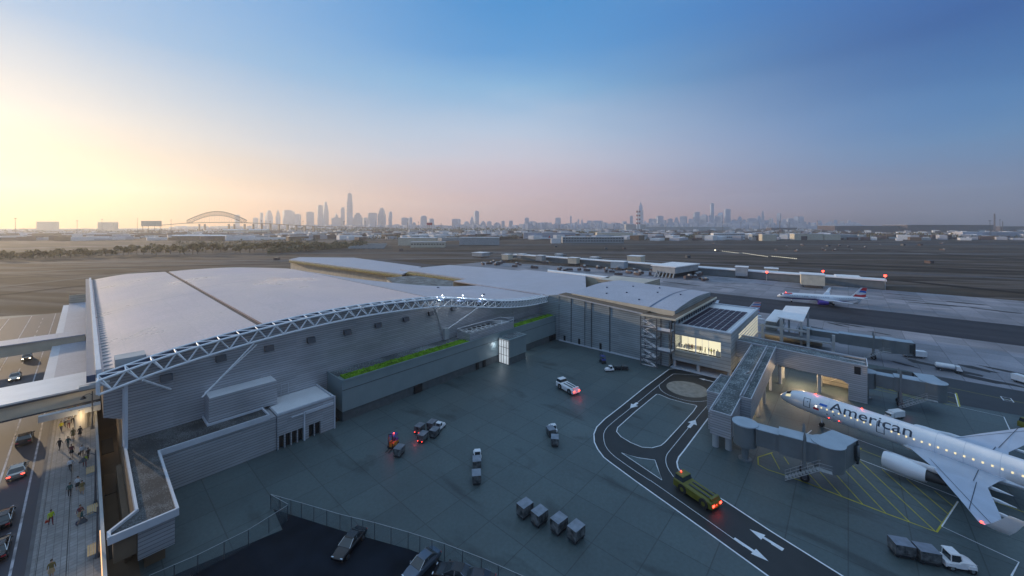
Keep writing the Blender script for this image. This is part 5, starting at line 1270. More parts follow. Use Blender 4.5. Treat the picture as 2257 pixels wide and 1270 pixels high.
shed(547,587,517,506,'round pale storage tank shed right of its twin', M['cream'], M['roofwhite'], arch=True, D=1700)
shed(80,117,512,489,'big hazy block at the far left horizon', M['cream'], D=2600); shed(215,250,512,490,'second hazy block on the left horizon beside a lamp mast', M['cream'], D=2600)  # pale cream paints haze into these blocks so they fade out
shed(600,690,521,517,'low flat white roof behind the left trees', M['roofwhite'], depth=40)
shed(2000,2190,510,496,'long dark industrial block on the right horizon under the chimney', M['brick'], D=2300)
shed(1840,2000,511,498,'long dark reddish industrial block left of the right horizon', M['brick'], D=2350)
shed(1425,1608,507,500,'long pale grey factory beneath the dense blue cluster', M['cream2'], D=2900); shed(1380,1424,507,495,'pale factory block at the foot of the twin striped chimneys', M['cream2'], D=2880)
shed(1700,1757,509,502,'low reddish plant with thin stacks', M['brick'], D=2900)
shed(2205,2270,512,499,'dark block at the right edge of the horizon', M['brick'], D=2500)
for px, l in ((1404,'left one of the twin red and white striped chimneys'), (1409.5,'right one of the twin red and white striped chimneys')):
    D = 2850; x, y = ang(px, D); h = zat(463, D)-zat(496, D); z0 = zat(496, D); t = thing('chimney', l, 'chimney', (x, y, 0), 0, 'striped chimneys')
    b = MB(); b.tube((0,0,-.2),(0,0,zat(463,D)),5.6,12,r2=5); b.build('stack', M['roofwhite'], t)
    for k in range(4): b = MB(); z = zat(466+8.5*k, D); b.tube((0,0,z-9),(0,0,z+4),6.2,12); b.build('stripe', mat('stack_red', (.35,.10,.09), .7, 0, .1, .01), t)
for px, pt, w_, D, l in ((2192,471,2.6,2400,'tall dark chimney on the right horizon'), (2210,488,1.4,2400,'short stack right of the tall chimney'), (1719,487,1.6,2400,'dark stack under the antenna tower'), (1735,489,.8,2400,'thin stack, left one of a thin pair'), (1739,489,.8,2400,'thin stack, right one of a thin pair')):
    x, y = ang(px, D); b = MB(); r = w_/2*D/F; b.tube((x,y,-.2),(x,y,zat(pt,D)),r*1.1,10,r2=r*.9); tag(b.build('chimney', M['brick']), l, 'chimney')
# arch bridge
BD = 2300
BR = thing('arch_bridge', 'hazy steel through arch bridge with long approach viaduct on the left', 'bridge', (0,0,0))
def bp(px, py, off=0): x, y = ang(px, BD+off); return (x, y, zat(py, BD+off))
for off in (0, 26):
    up = []; lo = []
    for k in range(25):
        u = k/24*2-1; px = 478+u*66; yt = 466+ (486-466)*abs(u)**1.7; yl = 475+(489-475)*min(1,abs(u)*1.25)**2+ (2 if abs(u)>.8 else 0)
        up.append(bp(px, yt, off)); lo.append(bp(px, min(yl, 492), off))
    b = MB(); b.path(up, 2.3, 5); b.path(lo, 1.9, 5)
    for k in range(24): b.tube(up[k], lo[k+1], 1.1, 4); b.tube(lo[k], up[k+1], 1.1, 4); b.tube(up[k], lo[k], 1.1, 4)
    b.build('arch_truss', M['bridge_steel'], BR)
    b = MB()
    for k in range(4, 21): u = k/24*2-1; b.tube(lo[k], bp(478+u*66, 491.5, off), .4, 4)
    b.build('hanger_set', M['bridge_steel'], BR)
b = MB(); dkp = [(352,497.5),(400,493.5),(450,491.5),(500,491),(545,492),(600,494.5),(660,498),(720,500.5),(800,502),(870,504)]
for a, c in zip(dkp, dkp[1:]):
    p0, p1, q0, q1 = bp(*a), bp(*c), bp(*a, 26), bp(*c, 26)
    b.add([p0,p1,q1,q0,(p0[0],p0[1],p0[2]+4),(p1[0],p1[1],p1[2]+4),(q1[0],q1[1],q1[2]+4),(q0[0],q0[1],q0[2]+4)], [(0,3,2,1),(4,5,6,7),(0,1,5,4),(1,2,6,5),(2,3,7,6),(3,0,4,7)])
b.build('deck', M['bridge_steel'], BR)
for px in list(range(540, 700, 19))+[440, 452, 505, 517]:
    x, y, z = bp(px, 494+max(0,(px-600))*.055); b = MB(); b.box(x-3,y-3,-.2,x+3,y+20,z); b.build('pier', M['bridge_steel'], BR)
# billboard
D = 1700; x, y = ang(334, D); t = thing('billboard', 'large hazy blank billboard on legs left of the arch bridge', 'billboard', (x, y, 0), math.atan2(y,x)-PI/2)
w_ = 33*D/F; b = MB(); b.box(-w_/2,-1,zat(499,D),w_/2,1,zat(487,D)); b.build('panel', M['cream'], t)  # cream panel colour lightened to merge with the haze
for s in (-.42, -.15, .15, .42): b = MB(); b.tube((w_*s,0,-.2),(w_*s,0,zat(499,D)),.9,6); b.build('leg', M['brownwall'], t)
D = 1600; x, y = ang(946.5, D); t = thing('billboard', 'small red and white roadside billboard in front of the round topped towers', 'billboard', (x, y, 0), math.atan2(y,x)-PI/2)
w_ = 12*D/F; b = MB(); b.box(-w_/2,-.5,zat(496.5,D),w_/2,.5,zat(491,D)); b.build('panel', M['red'], t); b = MB(); b.tube((0,0,-.2),(0,0,zat(496.5,D)),.8,6); b.build('leg', M['darksteel'], t)
# light masts
MAST = [(34,481),(170,486),(225,483),(303,481),(377,484),(576,486),(595,488),(668,487),(758,488),(805,488),(828,489),(842,488),(898,491),(922,489),(943,492),(952,493),(972,493),(998,491),(1028,498),(1053,500),(1072,498),(1188,493),(1232,497),(1467,486),(1593,488),(1633,490),(1699,484),(1802,487),(2182,486),(2204,484),(1846,498)]
mroot = None; SIDE = ['far left','left','left of centre','centre','right of centre','right','far right']
for k, (px, pt) in enumerate(MAST):
    D = 1150+150*(k % 4); x, y = ang(px, D); h = zat(pt, D)
    lb = f'tall thin floodlight mast on the horizon, {ORD[k]} from the left' if k < 26 else f'tall thin floodlight mast on the horizon, {ORD[len(MAST)-1-k]} from the right'
    if mroot is None:
        mroot = thing('light_mast', lb, 'light mast', (x, y, -.2), 0, 'floodlight masts along the horizon')
        b = MB(); b.tube((0,0,0),(0,0,1),.55,6,r2=.4); b.build('pole', M['darksteel'], mroot); b = MB(); b.box(-2.6,-.5,.975,2.6,.5,1.0); b.build('lamp_bar', M['darksteel'], mroot); mroot.scale = (1,1,h)
    else: dup(mroot, (x, y, -.2), .4*k, lb, scale=(1,1,h))
MASTs = sorted(MAST)
ms = [o for o in COL.objects if o.name.startswith('light_mast')]
fw = Vector((CC, SS, 0)); rt = Vector((SS, -CC, 0))
ms.sort(key=lambda o: o.location.dot(rt)/o.location.dot(fw))
for i, o in enumerate(ms):
    o['label'] = f'tall thin floodlight mast on the horizon, {ORD[i]} from the left' if i < 16 else f'tall thin floodlight mast on the horizon, {ORD[len(ms)-1-i]} from the right'
# ================================================================ TREES
def make_tree(name, label, h, w, m, seed, n=170):
    rr = random.Random(seed); t = thing(name, label, 'tree', (0,0,0), 0)
    b = MB(); b.tube((0,0,0),(.1,0,h*.45),h*.028,7,r2=h*.018)
    for k in range(5):
        a = rr.random()*6.3; b.tube((.1,0,h*(.3+.04*k)),(math.cos(a)*w*.35,math.sin(a)*w*.35,h*(.62+.06*k)),h*.013,5,r2=h*.005)
    b.build('trunk', M['trunk'], t)
    b = MB(); cl_ = [(rr.uniform(-.36,.36)*w, rr.uniform(-.36,.36)*w, h*rr.uniform(.42,.86), w*rr.uniform(.14,.27)) for _ in range(9)]
    for k in range(n):
        c = cl_[k % 9]; d = Vector((rr.gauss(0,1), rr.gauss(0,1), rr.gauss(0,.8))).normalized()*c[3]*rr.uniform(.6,1.15)
        p = Vector(c[:3])+d; s = w*rr.uniform(.05,.1); u = Vector((rr.gauss(0,1), rr.gauss(0,1), rr.gauss(0,1))).normalized()*s; v = u.orthogonal().normalized()*s*.8
        b.add([p-u-v, p+u-v, p+u+v, p-u+v], [(0,1,2,3)])
    b.build('crown', m, t); return t
protos = []
tl = []
random.seed(3)
for k in range(46):   # scattered trees at the left: two ragged rows
    px = 262+k*10.2+random.uniform(-3,3)
    pb = (563-(px-262)*.028+random.uniform(-2,3)) if k % 3 else (556-(px-262)*.02+random.uniform(-2,2))
    tl.append((px, pb, 0))
for k in range(16): tl.append((8+k*16+random.uniform(-4,4), 572-k*.5+random.uniform(-2,2), 1))
tl.sort()
hh = ['broad olive tree','ragged olive tree','small olive tree','thin olive tree']
for i, (px, pb, kd) in enumerate(tl):
    p = g(px, pb); sc = random.uniform(.85, 1.4)*(1 if not kd else .85)
    lb = f'{hh[i%4]} in the hazy left tree line, {ORD[i] if i < 26 else ""}' if i < 26 else ''
    lb = (f'{hh[i%4]} of the hazy left tree line, {ORD[i]} from the left' if i < 26 else (f'{hh[i%4]} of the hazy left tree line, {ORD[len(tl)-1-i]} from its right end' if len(tl)-1-i < 26 else f'{hh[i%4]} of the hazy left tree line, {ORD[i-26]} past the arched hangar'))
    if len(protos) < 3:
        t = make_tree('olive_tree', lb, 10.5, [9,7.5,10][len(protos)], M['leaf'], 20+len(protos)); t['group'] = 'trees along the far side of the left runway'; t.location = p; t.scale = (sc,)*3; protos.append(t)
    else: dup(protos[i % 3], p, random.uniform(0,6), lb, scale=(sc*1.1, sc*1.1, sc))
# far woods reading as one mass
random.seed(9); b = MB()
def wood(px0, px1, pb0, pb1, n, hm, dp=1.06):
    for k in range(n):
        u = random.random(); px = px0+(px1-px0)*u; D = F*H/((pb0+(pb1-pb0)*u)-HY)*random.uniform(1, dp); x, y = ang(px, D)
        s = D/F*random.uniform(.7, 1.7); z = hm*D/F*random.uniform(.05, 1)*(1+.35*math.sin(px*.21)*math.sin(px*.067))
        uu = Vector((random.gauss(0,1), random.gauss(0,1), random.gauss(0,1))).normalized()*s; v = uu.orthogonal().normalized()*s*.8; p = Vector((x, y, z))
        b.add([p-uu-v, p+uu-v, p+uu+v, p-uu+v], [(0,1,2,3)])
wood(590,800,560,545,2600,13); wood(700,810,548,543,500,10); wood(-20,260,574,561,1100,8); wood(380,700,546,541,1100,9,1.15)
wood(800,1230,530,527,1500,6,1.2); wood(640,1150,512,512,1800,7,1.3); wood(1270,1320,520,520,350,7,1.2); wood(1490,1570,526,526,500,6,1.2); wood(1890,2110,526,525,1200,8,1.15); wood(1700,1900,519,519,500,5,1.2); wood(2110,2257,527,527,400,5,1.2); wood(0,600,520,516,900,5,1.5)
tag(b.build('woodland', M['leaf2']), 'ragged olive and brown scrub woods across the far airfield edge', 'woods', kind='stuff')
# small far hedges and parked trailers in a lot
random.seed(21); lot = []
lotm = [M['dark'], M['roofwhite'], M['cream2']]
first = None
for r in range(7):
    for k in range(5):
        p = g(776+r*10.5+k*1.9, 549-k*2.1); 
        if first is None:
            first = thing('parked_trailer', 'small pale trailer parked in the slanting rows left of the long pale shed', 'trailer', p, 2.2, 'trailers parked in slanting rows'); b = MB(); b.box(-6,-1.3,.9,6,1.3,3.6); b.build('box', M['cream2'], first); b = MB(); b.box(-5.5,-1.1,.1,-3.5,1.1,.89); b.build('wheel_set', M['rubber'], first)
        else: dup(first, p, 2.2)
# ================================================================ FAR CONCOURSE with gates
FC = thing('far_concourse', 'long low glass sided concourse with pale roof beyond the taxiway', 'concourse', (0,0,0))
def wallbox(t, pts, z0, z1, name, m): b = MB(); b.prism(pts, z0, z1); return b.build(name, m, t)
wallbox(FC, [(333,-17),(341,-17),(345,300),(337,300)], -.2, 5.0, 'wall', M['jet']); wallbox(FC, [(332,-18),(343,-18),(347,302),(336,302)], 5.01, 5.7, 'roof', M['roofwhite'])
CP = thing('concourse_pier', 'dark two storey gate block with stair struts at the near end of the far concourse', 'building', (0,0,0))
wallbox(CP, [(296,98),(334,92),(334,112),(298,116)], 3.4, 8.0, 'upper_floor', M['cream2']); wallbox(CP, [(295,97),(335,91),(335,113),(297,117)], 8.01, 8.7, 'roof', M['roofwhite']); wallbox(CP, [(300,100),(333,95),(333,110),(302,113)], -.1, 3.39, 'ground_floor', M['black'])
for k in range(6): b = MB(); b.tube((294-k*.5,99+k*2.6,-.1),(299,99+k*2.6,5.5),.5,5); b.build('strut', M['cream2'], CP)
GL = ['beside the red lamp mast left of the taxiing airliner','above the nose of the taxiing airliner','above the wing of the taxiing airliner']
gates = [((1635,612),8,7,'grey boxy gate lounge left of the first red mast'),((1790,632),12,7,'tall ribbed grey gate box right above the taxiing airliner'),((1868,628),12,4.5,'low faded gate box near the end of the far concourse'),((1700,606),9,4,'faint low gate box right of the first red mast'),
         ((1365,594),12,6,'white square gate box on the far apron, right of the rear roof'),((1402,582),14,7,'white taller gate box beyond the square one'),((1265,584),9,6,'small grey gate box in the middle of the far apron'),((1192,578),8,6,'tall grey gate box among ramp vehicles'),((1118,575),9,6,'grey gate box near the left end of the far apron'),((1150,572),8,5,'small beige gate box right of its grey neighbour'),((1060,567),16,4.5,'long low pale gate building at the left end of the far apron'),((1232,572),7,5,'beige gate box between two grey ones'),((1310,580),7,5,'small beige gate box before the white square one')]
for (px, py), w_, h, lb in gates:
    p = g(px, py); t = thing('gate_box', lb, 'gate building', p, .12, 'gate boxes on the far apron')
    b = MB(); b.box(-w_/2,-w_/2,1.6,w_/2,w_/2,h+1.2); b.build('cabin', random.choice([M['cream2'],M['cream'],M['jettop']]), t)
    b = MB(); b.box(-w_/2-.4,-w_/2-.4,h+1.21,w_/2+.4,w_/2+.4,h+1.6); b.build('roof', M['roofwhite'], t)
    for sx in (-1,1):
        for sy in (-1,1): b = MB(); b.box(sx*w_*.4-.3,sy*w_*.4-.3,-.1,sx*w_*.4+.3,sy*w_*.4+.3,1.59); b.build('leg', M['darksteel'], t)
    b = MB(); b.box(w_/2,-1.3,2.6,w_/2+14,1.3,5.0); b.build('tunnel', M['jet'], t)
for px, py, pt, lb in ((1690,621,600,'red topped lamp mast left above the taxiing airliner'),(1814,618,598,'red topped lamp mast behind the tall gate box'),(1951,640,608,'red topped lamp mast at the far concourse end')):
    p = g(px, py); D = p.x*CC+p.y*SS; h = zat(pt, D); t = thing('beacon_mast', lb, 'beacon mast', p, 0, 'red beacon masts')
    b = MB(); b.tube((0,0,-.1),(0,0,h),.16,6); b.build('pole', M['cream2'], t); lamp_ball(t, (0,0,h), .75, M['redlamp'], 'beacon')
# ramp clutter among the far gate boxes
random.seed(77); pr = None
for k in range(64):
    px = random.uniform(1050, 1560) if k < 46 else random.uniform(1560, 2150); yc = 568+(px-1050)*.075
    p = g(px, yc+random.uniform(2, 16) if k < 46 else random.uniform(538, 556))
    if pr is None:
        pr = thing('ramp_vehicle', 'tiny orange and grey ramp vehicle among the far gate boxes', 'ramp vehicle', p, .5, 'tiny ramp vehicles far away')
        b = MB(); b.taper(-2.6,-1.1,.5,2.6,1.1,2.1,.2,.1,.5,.1); b.build('body', M['brick'], pr); b = MB(); b.taper(.6,-1.0,2.1,2.3,1.0,2.9,.1,.1,.4,.1); b.build('cab', M['cream2'], pr); wheels_later = pr
    else: dup(pr, p, random.uniform(0, 6), scale=(random.uniform(.7, 1.5), 1, random.uniform(.8, 1.3)))
# runway lights
rlp = []
for k in range(9): rlp.append((1592+k*4.3, 554.0+k*.55))
for k in range(13): rlp.append((1638+k*4.4, 558.4+k*.65))
for k in range(13): rlp.append((1702+k*4.4, 565.4+k*.46))
first = None
for px, py in rlp:
    p = g(px, py); p.z = .35
    if first is None: first = lamp_ball(None, p, .34, M['runlamp'], 'runway_light'); tag(first, 'small warm white light in the dotted rows across the dark airfield', 'runway light', 'runway lights in dotted rows')
    else: c = first.copy(); link(c); c.location = p
p = g(1576,552.5); p.z = .8; tag(lamp_ball(None, p, 1.0, M['runlamp'], 'runway_light'), 'larger bright light at the left start of the dotted rows', 'runway light')
# small far jets
for px, py, D_, lb, rz_2 in ((1187,528,None,'tiny white jet parked left of the glazed pier',2.4),(1158,527,None,'tiny white jet at the left beside the lavender hangar',2.1),(1563,528,None,'tiny white jet with red tail parked among the far sheds',2.5)):
    p = g(px, py); t = thing('small_jet', lb, 'airliner', p, rz_2); t.scale = (1.1,)*3
    b = MB(); b.rings([[(-d, r*math.cos(2*PI*i/10), 3+r*math.sin(2*PI*i/10)) for i in range(10)] for d, r in ((0,.3),(2,1.3),(5,1.7),(22,1.7),(28,1),(31,.3))]); b.build('fuselage', M['aluwhite'], t)
    for s in (1,-1): b = MB(); b.add([(-10,0,2.4),(-16,0,2.4),(-19,14*s,3),(-17,14*s,3),(-10,0,2.7),(-16,0,2.6),(-19,14*s,3.1),(-17,14*s,3.1)], [(0,3,2,1),(4,5,6,7),(0,1,5,4),(1,2,6,5),(2,3,7,6),(3,0,4,7)]); b.build('wing', M['aluwhite'], t)
    b = MB(); b.add([(-25,-.2,4),(-30,-.2,4),(-31,-.1,9),(-29,-.1,9),(-25,.2,4),(-30,.2,4),(-31,.1,9),(-29,.1,9)], [(0,3,2,1),(4,5,6,7),(0,1,5,4),(1,2,6,5),(2,3,7,6),(3,0,4,7)]); b.build('tail_fin', M['red'] if px > 1180 else M['aluwhite'], t)
# tiny dark markers and vans on the far field
for k, (px, py, lb) in enumerate(((884,553,'small reddish equipment box beside the runway, left of centre'),(1335,549,'small reddish box on the far field above the rear roof'),(1376,549,'small dark blue box on the far field'),(1516,568,'low dark box on the field left of the dotted lights'),(2048,580,'dark box cluster on the right airfield'),(1990,541,'pair of dark boxes on the far right field'),(2028,541,'reddish equipment near the dark pair'),(1825,543,'low dark box below the warehouses'),(610,573,'small red cabin beside the left runway'),(1225,545,'small rust box on the middle field'))):
    p = g(px, py); t = thing('equipment_box', lb, 'equipment', p, .7); b = MB(); b.box(-3,-2,-.2,3,2,2.4); b.build('body', [M['brick'],M['darksteel']][k % 2], t); b = MB(); b.box(-3.2,-2.2,2.41,3.2,2.2,2.7); b.build('lid', M['dark'], t)

# ================================================================ VEHICLES
def wheels(t, xs, ys, r, w, hub=True):
    for x in xs:
        for s in (-1, 1):
            b = MB(); b.tube((x, s*ys-w/2, r),(x, s*ys+w/2, r), r, 18); wq = b.build('wheel', M['rubber'], t)
            if hub: b = MB(); yy = s*(ys+w/2); b.tube((x, yy-s*.02, r),(x, yy+s*.015, r), r*.5, 12); b.build('rim', M['chrome'], wq)
def car(label, loc, rz, paint, lights=False, tail=False, L_=4.7, name='parked_car', group=None):
    t = thing(name, label, 'car', loc, rz, group); W_ = .92
    P = [(-2.35,.35,.62),(-2.3,.3,.92),(-1.6,.28,1.0),(-.9,.27,1.0),(.7,.27,.98),(1.6,.28,.9),(2.15,.3,.78),(2.35,.36,.6)]
    rs = []
    for x, zb, zt in P:
        w = W_*(1-.13*max(0, abs(x)-1.5)/.85); rs.append([(x,-w*.93,zb),(x,-w,zb+.18),(x,-w,zt-.16),(x,-w*.86,zt),(x,w*.86,zt),(x,w,zt-.16),(x,w,zb+.18),(x,w*.93,zb)])
    b = MB(); b.rings(rs); b.build('body', paint, t, smooth=True)
    def gh(pts, w0, w1, name, m, d=0):
        b = MB(); n = len(pts); lo, hi = pts[0], pts[1]
    b = MB(); ws = [(-1.75,1.0,.80),(-1.05,1.40,.62),(.1,1.44,.62),(1.05,.98,.80)]
    b.rings([[(x,-w,z),(x,w,z),(x,w*.99,.94),(x,-w*.99,.94)] for x, z, w in ws]); b.build('glasshouse', M['glass'], t)
    b = MB(); b.rings([[(x,-w,z),(x,w,z),(x,w,z-.05),(x,-w,z-.05)] for x, z, w in ((-1.12,1.40,.6),(-.95,1.45,.6),(0,1.48,.6),(.2,1.44,.59))]); b.build('roof', paint, t)
    b = MB()
    for s in (-1,1):
        for (xa,za,wa),(xb,zb2,wb) in (((-1.78,1.0,.82),(-1.05,1.43,.63)),((.12,1.46,.63),(1.08,.98,.82)),((-.35,1.0,.84),(-.35,1.45,.63))): b.tube((xa,wa*s,za),(xb,wb*s,zb2),.03,4)
        b.tube((-1.75,.83*s,1.0),(1.05,.84*s,.99),.02,4)
    b.build('window_trim', M['chrome'], t)
    wheels(t, (-1.4,1.42), .80, .34, .22)
    for s in (-1,1):
        b = MB(); b.box(2.2,s*.62-.16,.6,2.34,s*.62+.16,.72); b.build('headlight', M['warmlamp'] if lights else M['chrome'], t)
        b = MB(); b.box(-2.37,s*.65-.17,.72,-2.28,s*.65+.17,.84); b.build('tail_light', M['redlamp'] if tail else M['red'], t)
        b = MB(); b.taper(.75,s*.98-.09,.95,.95,s*.98+.09,1.1,.02,.02,.02,.02); b.build('mirror', paint, t)
    return t
cb, cs, cd, cw = mat('car_black', (.015,.015,.02), .18, .3, .1, 1, spec=.8), mat('car_silver', (.45,.42,.38), .22, .6, .05, 1), mat('car_darkgrey', (.06,.06,.07), .2, .5, .1, 1), mat('car_blue_grey', (.10,.13,.18), .2, .5, .1, 1)
P_ = g(771,1208); car('glossy black saloon parked alone in the dark car park below the long fence', P_, math.atan2(.25,1)+.22+PI, cb)
P_ = g(930,1255); car('blue grey saloon at the bottom edge against the fence', P_, .12+PI, cw)
P_ = g(1000,1275); car('black saloon cut off at the bottom edge of the car park', P_, PI/2+.5, cb); P_ = g(1045,1290); car('dark saloon with pale rim at the very bottom beside the fence', P_, PI/2+.6, cd)
for x, y, m_, l, rz, li in ((-10.7,170,cs,'small pale car on the road between the two footbridges, far one',-PI/2,True),(-11.2,150,cs,'silver car just beyond the wide footbridge with lit headlamps',-PI/2,True),(-6.9,108.5-3.0,cd,'dark grey car nearest the wide footbridge on the kerb lane',PI/2,False),(-6.7,92.5,cs,'silver car in the kerb lane with a red tail light',PI/2,False),(-6.9,78.6,cb,'black car half cut by the left edge, the farther of two',PI/2,False),(-6.6,71.6,cb,'black car half cut by the left edge, the nearer of two',PI/2,False)):
    car(l, (x, y, dk), rz, m_, lights=li, tail=(y == 92.5), name='driving_car', group='cars on the departures road')
def tug(label, loc, rz, group='white baggage tractors', sc=.78):
    t = thing('baggage_tractor', label, 'tug', loc, rz, group); t.scale = (sc,)*3
    b = MB(); b.rings([[(x,-w,.38),(x,-w,zt-.12),(x,-w*.8,zt),(x,w*.8,zt),(x,w,zt-.12),(x,w,.38)] for x, w, zt in ((-1.5,.72,.98),(-.2,.74,1.0),(.1,.74,1.22),(1.0,.7,1.18),(1.45,.6,1.0),(1.6,.5,.75))]); b.build('body', M['white'], t, smooth=True)
    b = MB(); b.taper(-.95,-.62,1.0,.15,.62,1.78,.05,.06,.18,.06); c = b.build('cab_glass', M['glass'], t)
    b = MB(); b.taper(-1.05,-.68,1.781,.08,.68,1.9,.06,.06,.06,.06); b.build('cab_roof', M['white'], t, bevel=.02)
    b = MB()
    for x in (-.93,.05):
        for s in (-1,1): b.tube((x+(.1 if x > 0 else 0),s*.63,.98),(x-.05 if x > 0 else x+.03,s*.58,1.8),.05,5)
    b.build('cab_frame', M['white'], t)
    for x in (-.95,.95):
        for s in (-1,1): b = MB(); b.taper(x-.42,s*.72-.14,.55,x+.42,s*.72+.14,.88,.12,.02,.12,.02); b.build('mudguard', M['white'], t)
    wheels(t, (-.95,.95), .72, .36, .24)
    for s in (-1,1): b = MB(); b.tube((1.5,s*.42,.85),(1.62,s*.42,.85),.09,8); b.build('headlight', M['chrome'], t)
    return t
cart_root = None
def cart(label, loc, rz, dark=False, tall=1.0, glowr=False, sc=.75):
    t = thing('baggage_cart', label, 'cart', loc, rz, 'container carts on the apron'); t.scale = (sc,)*3
    side, tp = (M['dark'], M['teal_dark']) if dark else (M['cartside'], M['carttop'])
    b = MB(); b.box(-1.25,-.8,.34,1.25,.8,.46); b.box(1.25,-.06,.36,1.9,.06,.42); b.build('chassis', M['dark'], t)
    h = .48+1.45*tall
    b = MB(); b.add([(-1.15,-.76,.48),(1.15,-.76,.48),(1.15,.76,.48),(-1.15,.76,.48),(-1.15,-.9,.85),(1.15,-.9,.85),(1.15,.9,.85),(-1.15,.9,.85),(-1.15,-.9,h),(1.15,-.9,h),(1.15,.9,h),(-1.15,.9,h)], [(0,3,2,1),(0,1,5,4),(1,2,6,5),(2,3,7,6),(3,0,4,7),(4,5,9,8),(5,6,10,9),(6,7,11,10),(7,4,8,11),(8,9,10,11)]); b.build('container', side, t)
    b = MB(); b.box(-1.18,-.93,h+.001,1.18,.93,h+.05); b.build('lid', tp, t)
    b = MB()
    for x in (-1.15,0,1.15):
        for s in (-1,1): b.box(x-.03,s*.9-.02,.86,x+.03,s*.9+.02,h)
    b.build('strap', M['midsteel'], t)
    wheels(t, (-.85,.85), .62, .24, .16, False)
    if glowr:
        for s in (-1,1): b = MB(); b.box(-1.31,s*.6-.07,.5,-1.251,s*.6+.07,.62); b.build('tail_light', M['redlamp'], t)
    return t
def gz(px, py): return g(px, py)
tug('white baggage tractor pulling a double row of carts beside the forklift', gz(970,945), .35); 
for px, py, l, gl in ((952,945,'silver topped cart directly behind the tractor, upper row',0),(925,953,'silver topped cart at the tail of the upper row',1),(958,962,'silver cart of the lower row next to the tractor',0),(932,972,'silver cart at the tail of the lower row with red lights',1)):
    cart(l, gz(px,py), .35, glowr=gl)
lamp('cart_tail_lamp', gz(915,975)+Vector((0,0,.6)), 14, (1,.05,.05), .1)
def forklift(label, loc, rz, col, lit):
    t = thing('forklift', label, 'forklift', loc, rz)
    b = MB(); b.taper(-1.1,-.6,.3,.7,.6,1.0,.1,.03,.1,.03); b.build('body', col, t, bevel=.03)
    b = MB(); b.taper(-1.0,-.58,1.0,-.3,.58,1.35,.1,.05,.2,.05); b.build('counterweight', M['fblue'], t)
    b = MB(); b.box(-.85,-.55,2.1,.6,.55,2.18)
    for x in (-.8,.55):
        for s in (-1,1): b.box(x-.03,s*.5-.03,1.0,x+.03,s*.5+.03,2.1)
    b.build('overhead_guard', M['fblue'], t)
    b = MB()
    for s in (-1,1): b.box(.75,s*.35-.06,.1,.88,s*.35+.06,2.7)
    b.box(.76,-.35,1.2,.86,.35,1.32); b.box(.76,-.35,2.58,.86,.35,2.7); b.build('mast', M['dark'], t)
    for s in (-1,1): b = MB(); b.box(.9,s*.28-.06,.1,2.0,s*.28+.06,.16); b.build('fork', M['dark'], t)
    b = MB(); b.box(-.5,-.25,1.0,-.1,.25,1.5); b.build('seat', M['dark'], t)
    wheels(t, (-.7,.5), .55, .3, .22)
    if lit: lamp_ball(t, (-.3,0,2.3), .11, M['redlamp'], 'beacon')
    return t
forklift('blue and orange forklift with a glowing red beacon beside a lone cart', gz(866,985), PI+.5, M['orange'], True); p = gz(862,985); lamp('forklift_lamp', p+Vector((-.3,-.6,1.8)), 32, (1,.06,.05), .1)
cart('silver cart standing alone in front of the forklift', gz(880,1003), .5)
tug('white tractor seen from behind pulling two carts straight toward the camera', gz(1052,1008), .86); cart('pale cart coupled right behind the centre tractor', gz(1051,1030), .86); cart('last cart of the centre train, nearest the camera', gz(1050,1062), .86)
tug('white tractor right of centre with two carts bending behind it', gz(1218,950), .95); cart('pale cart coupled to the right of centre tractor', gz(1214,960), 1.0); cart('tail cart of the bending train right of centre', gz(1223,980), .6)
for k, (px, py) in enumerate(((1157,1136),(1189,1153),(1232,1170),(1270,1188))): cart(f'dark grey container cart, {ORD[k]} from the left in the row of four', gz(px,py), -.12, tall=1.15, sc=.8)
tug('white baggage tractor facing left with two dark carts near the hall wall', gz(1343,818), 2.45); cart('dark cart right behind the left facing tractor', gz(1360,815), 2.2+.1, True, .7); cart('dark cart at the tail near the hall wall', gz(1377,815), 2.2, True, .7)
forklift('dark forklift standing near the ribbed hall wall', gz(1328,800), 1.0, M['dark'], False)
tug('white baggage tractor at the lower right corner facing right', gz(2108,1250), -1.08, sc=1.0); cart('dark container cart coupled behind the lower right tractor', gz(2042,1238), -1.1, False, 1.0, sc=.84); cart('dark container cart at the tail, lower right corner', gz(1987,1223), -1.1, False, 1.0, sc=.84)
def pushback(label, loc, rz, paint, lit, top=None):
    t = thing('pushback_tractor', label, 'aircraft tug', loc, rz)
    b = MB(); b.rings([[(x,-w,.45),(x,-w,zt-.15),(x,-w*.88,zt),(x,w*.88,zt),(x,w,zt-.15),(x,w,.45)] for x, w, zt in ((-3.1,1.1,1.15),(-2.9,1.2,1.4),(1.2,1.25,1.5),(1.3,1.25,1.55),(3.0,1.2,1.5),(3.15,1.1,1.2))]); b.build('body', paint, t, smooth=True)
    b = MB(); b.taper(1.5,-1.05,1.5,2.9,1.05,2.15,.15,.15,.05,.15); b.build('cab', M['glass'], t); b = MB(); b.box(1.6,-.95,2.151,2.9,.95,2.24); b.build('cab_roof', paint, t, bevel=.02)
    for s in (-1,1): b = MB(); b.box(-2.4,s*.45-.16,1.52,.9,s*.45+.16,1.56); b.build('engine_grille', M['dark'], t)
    b = MB(); b.box(-2.9,-.9,1.45,-2.55,.9,1.75); b.build('rear_bar', paint, t)
    for x in (-1.9,1.5):
        for s in (-1,1): b = MB(); b.tube((x,s*1.13-.2,.68),(x,s*1.13+.2,.68),.68,20); w = b.build('wheel', M['rubber'], t); b = MB(); b.tube((x,s*1.34-.02,.68),(x,s*1.34+.01,.68),.3,12); b.build('rim', M['chrome'] if paint != M['olive'] else M['olive'], w)
    for s in (-1,1): b = MB(); b.box(-3.2,s*.8-.2,.8,-3.05,s*.8+.2,1.05); b.build('tail_light', M['redlamp'], t)
    if lit: lamp_ball(t, (2.6,0,2.35), .11, M['redlamp'], 'beacon')
    return t
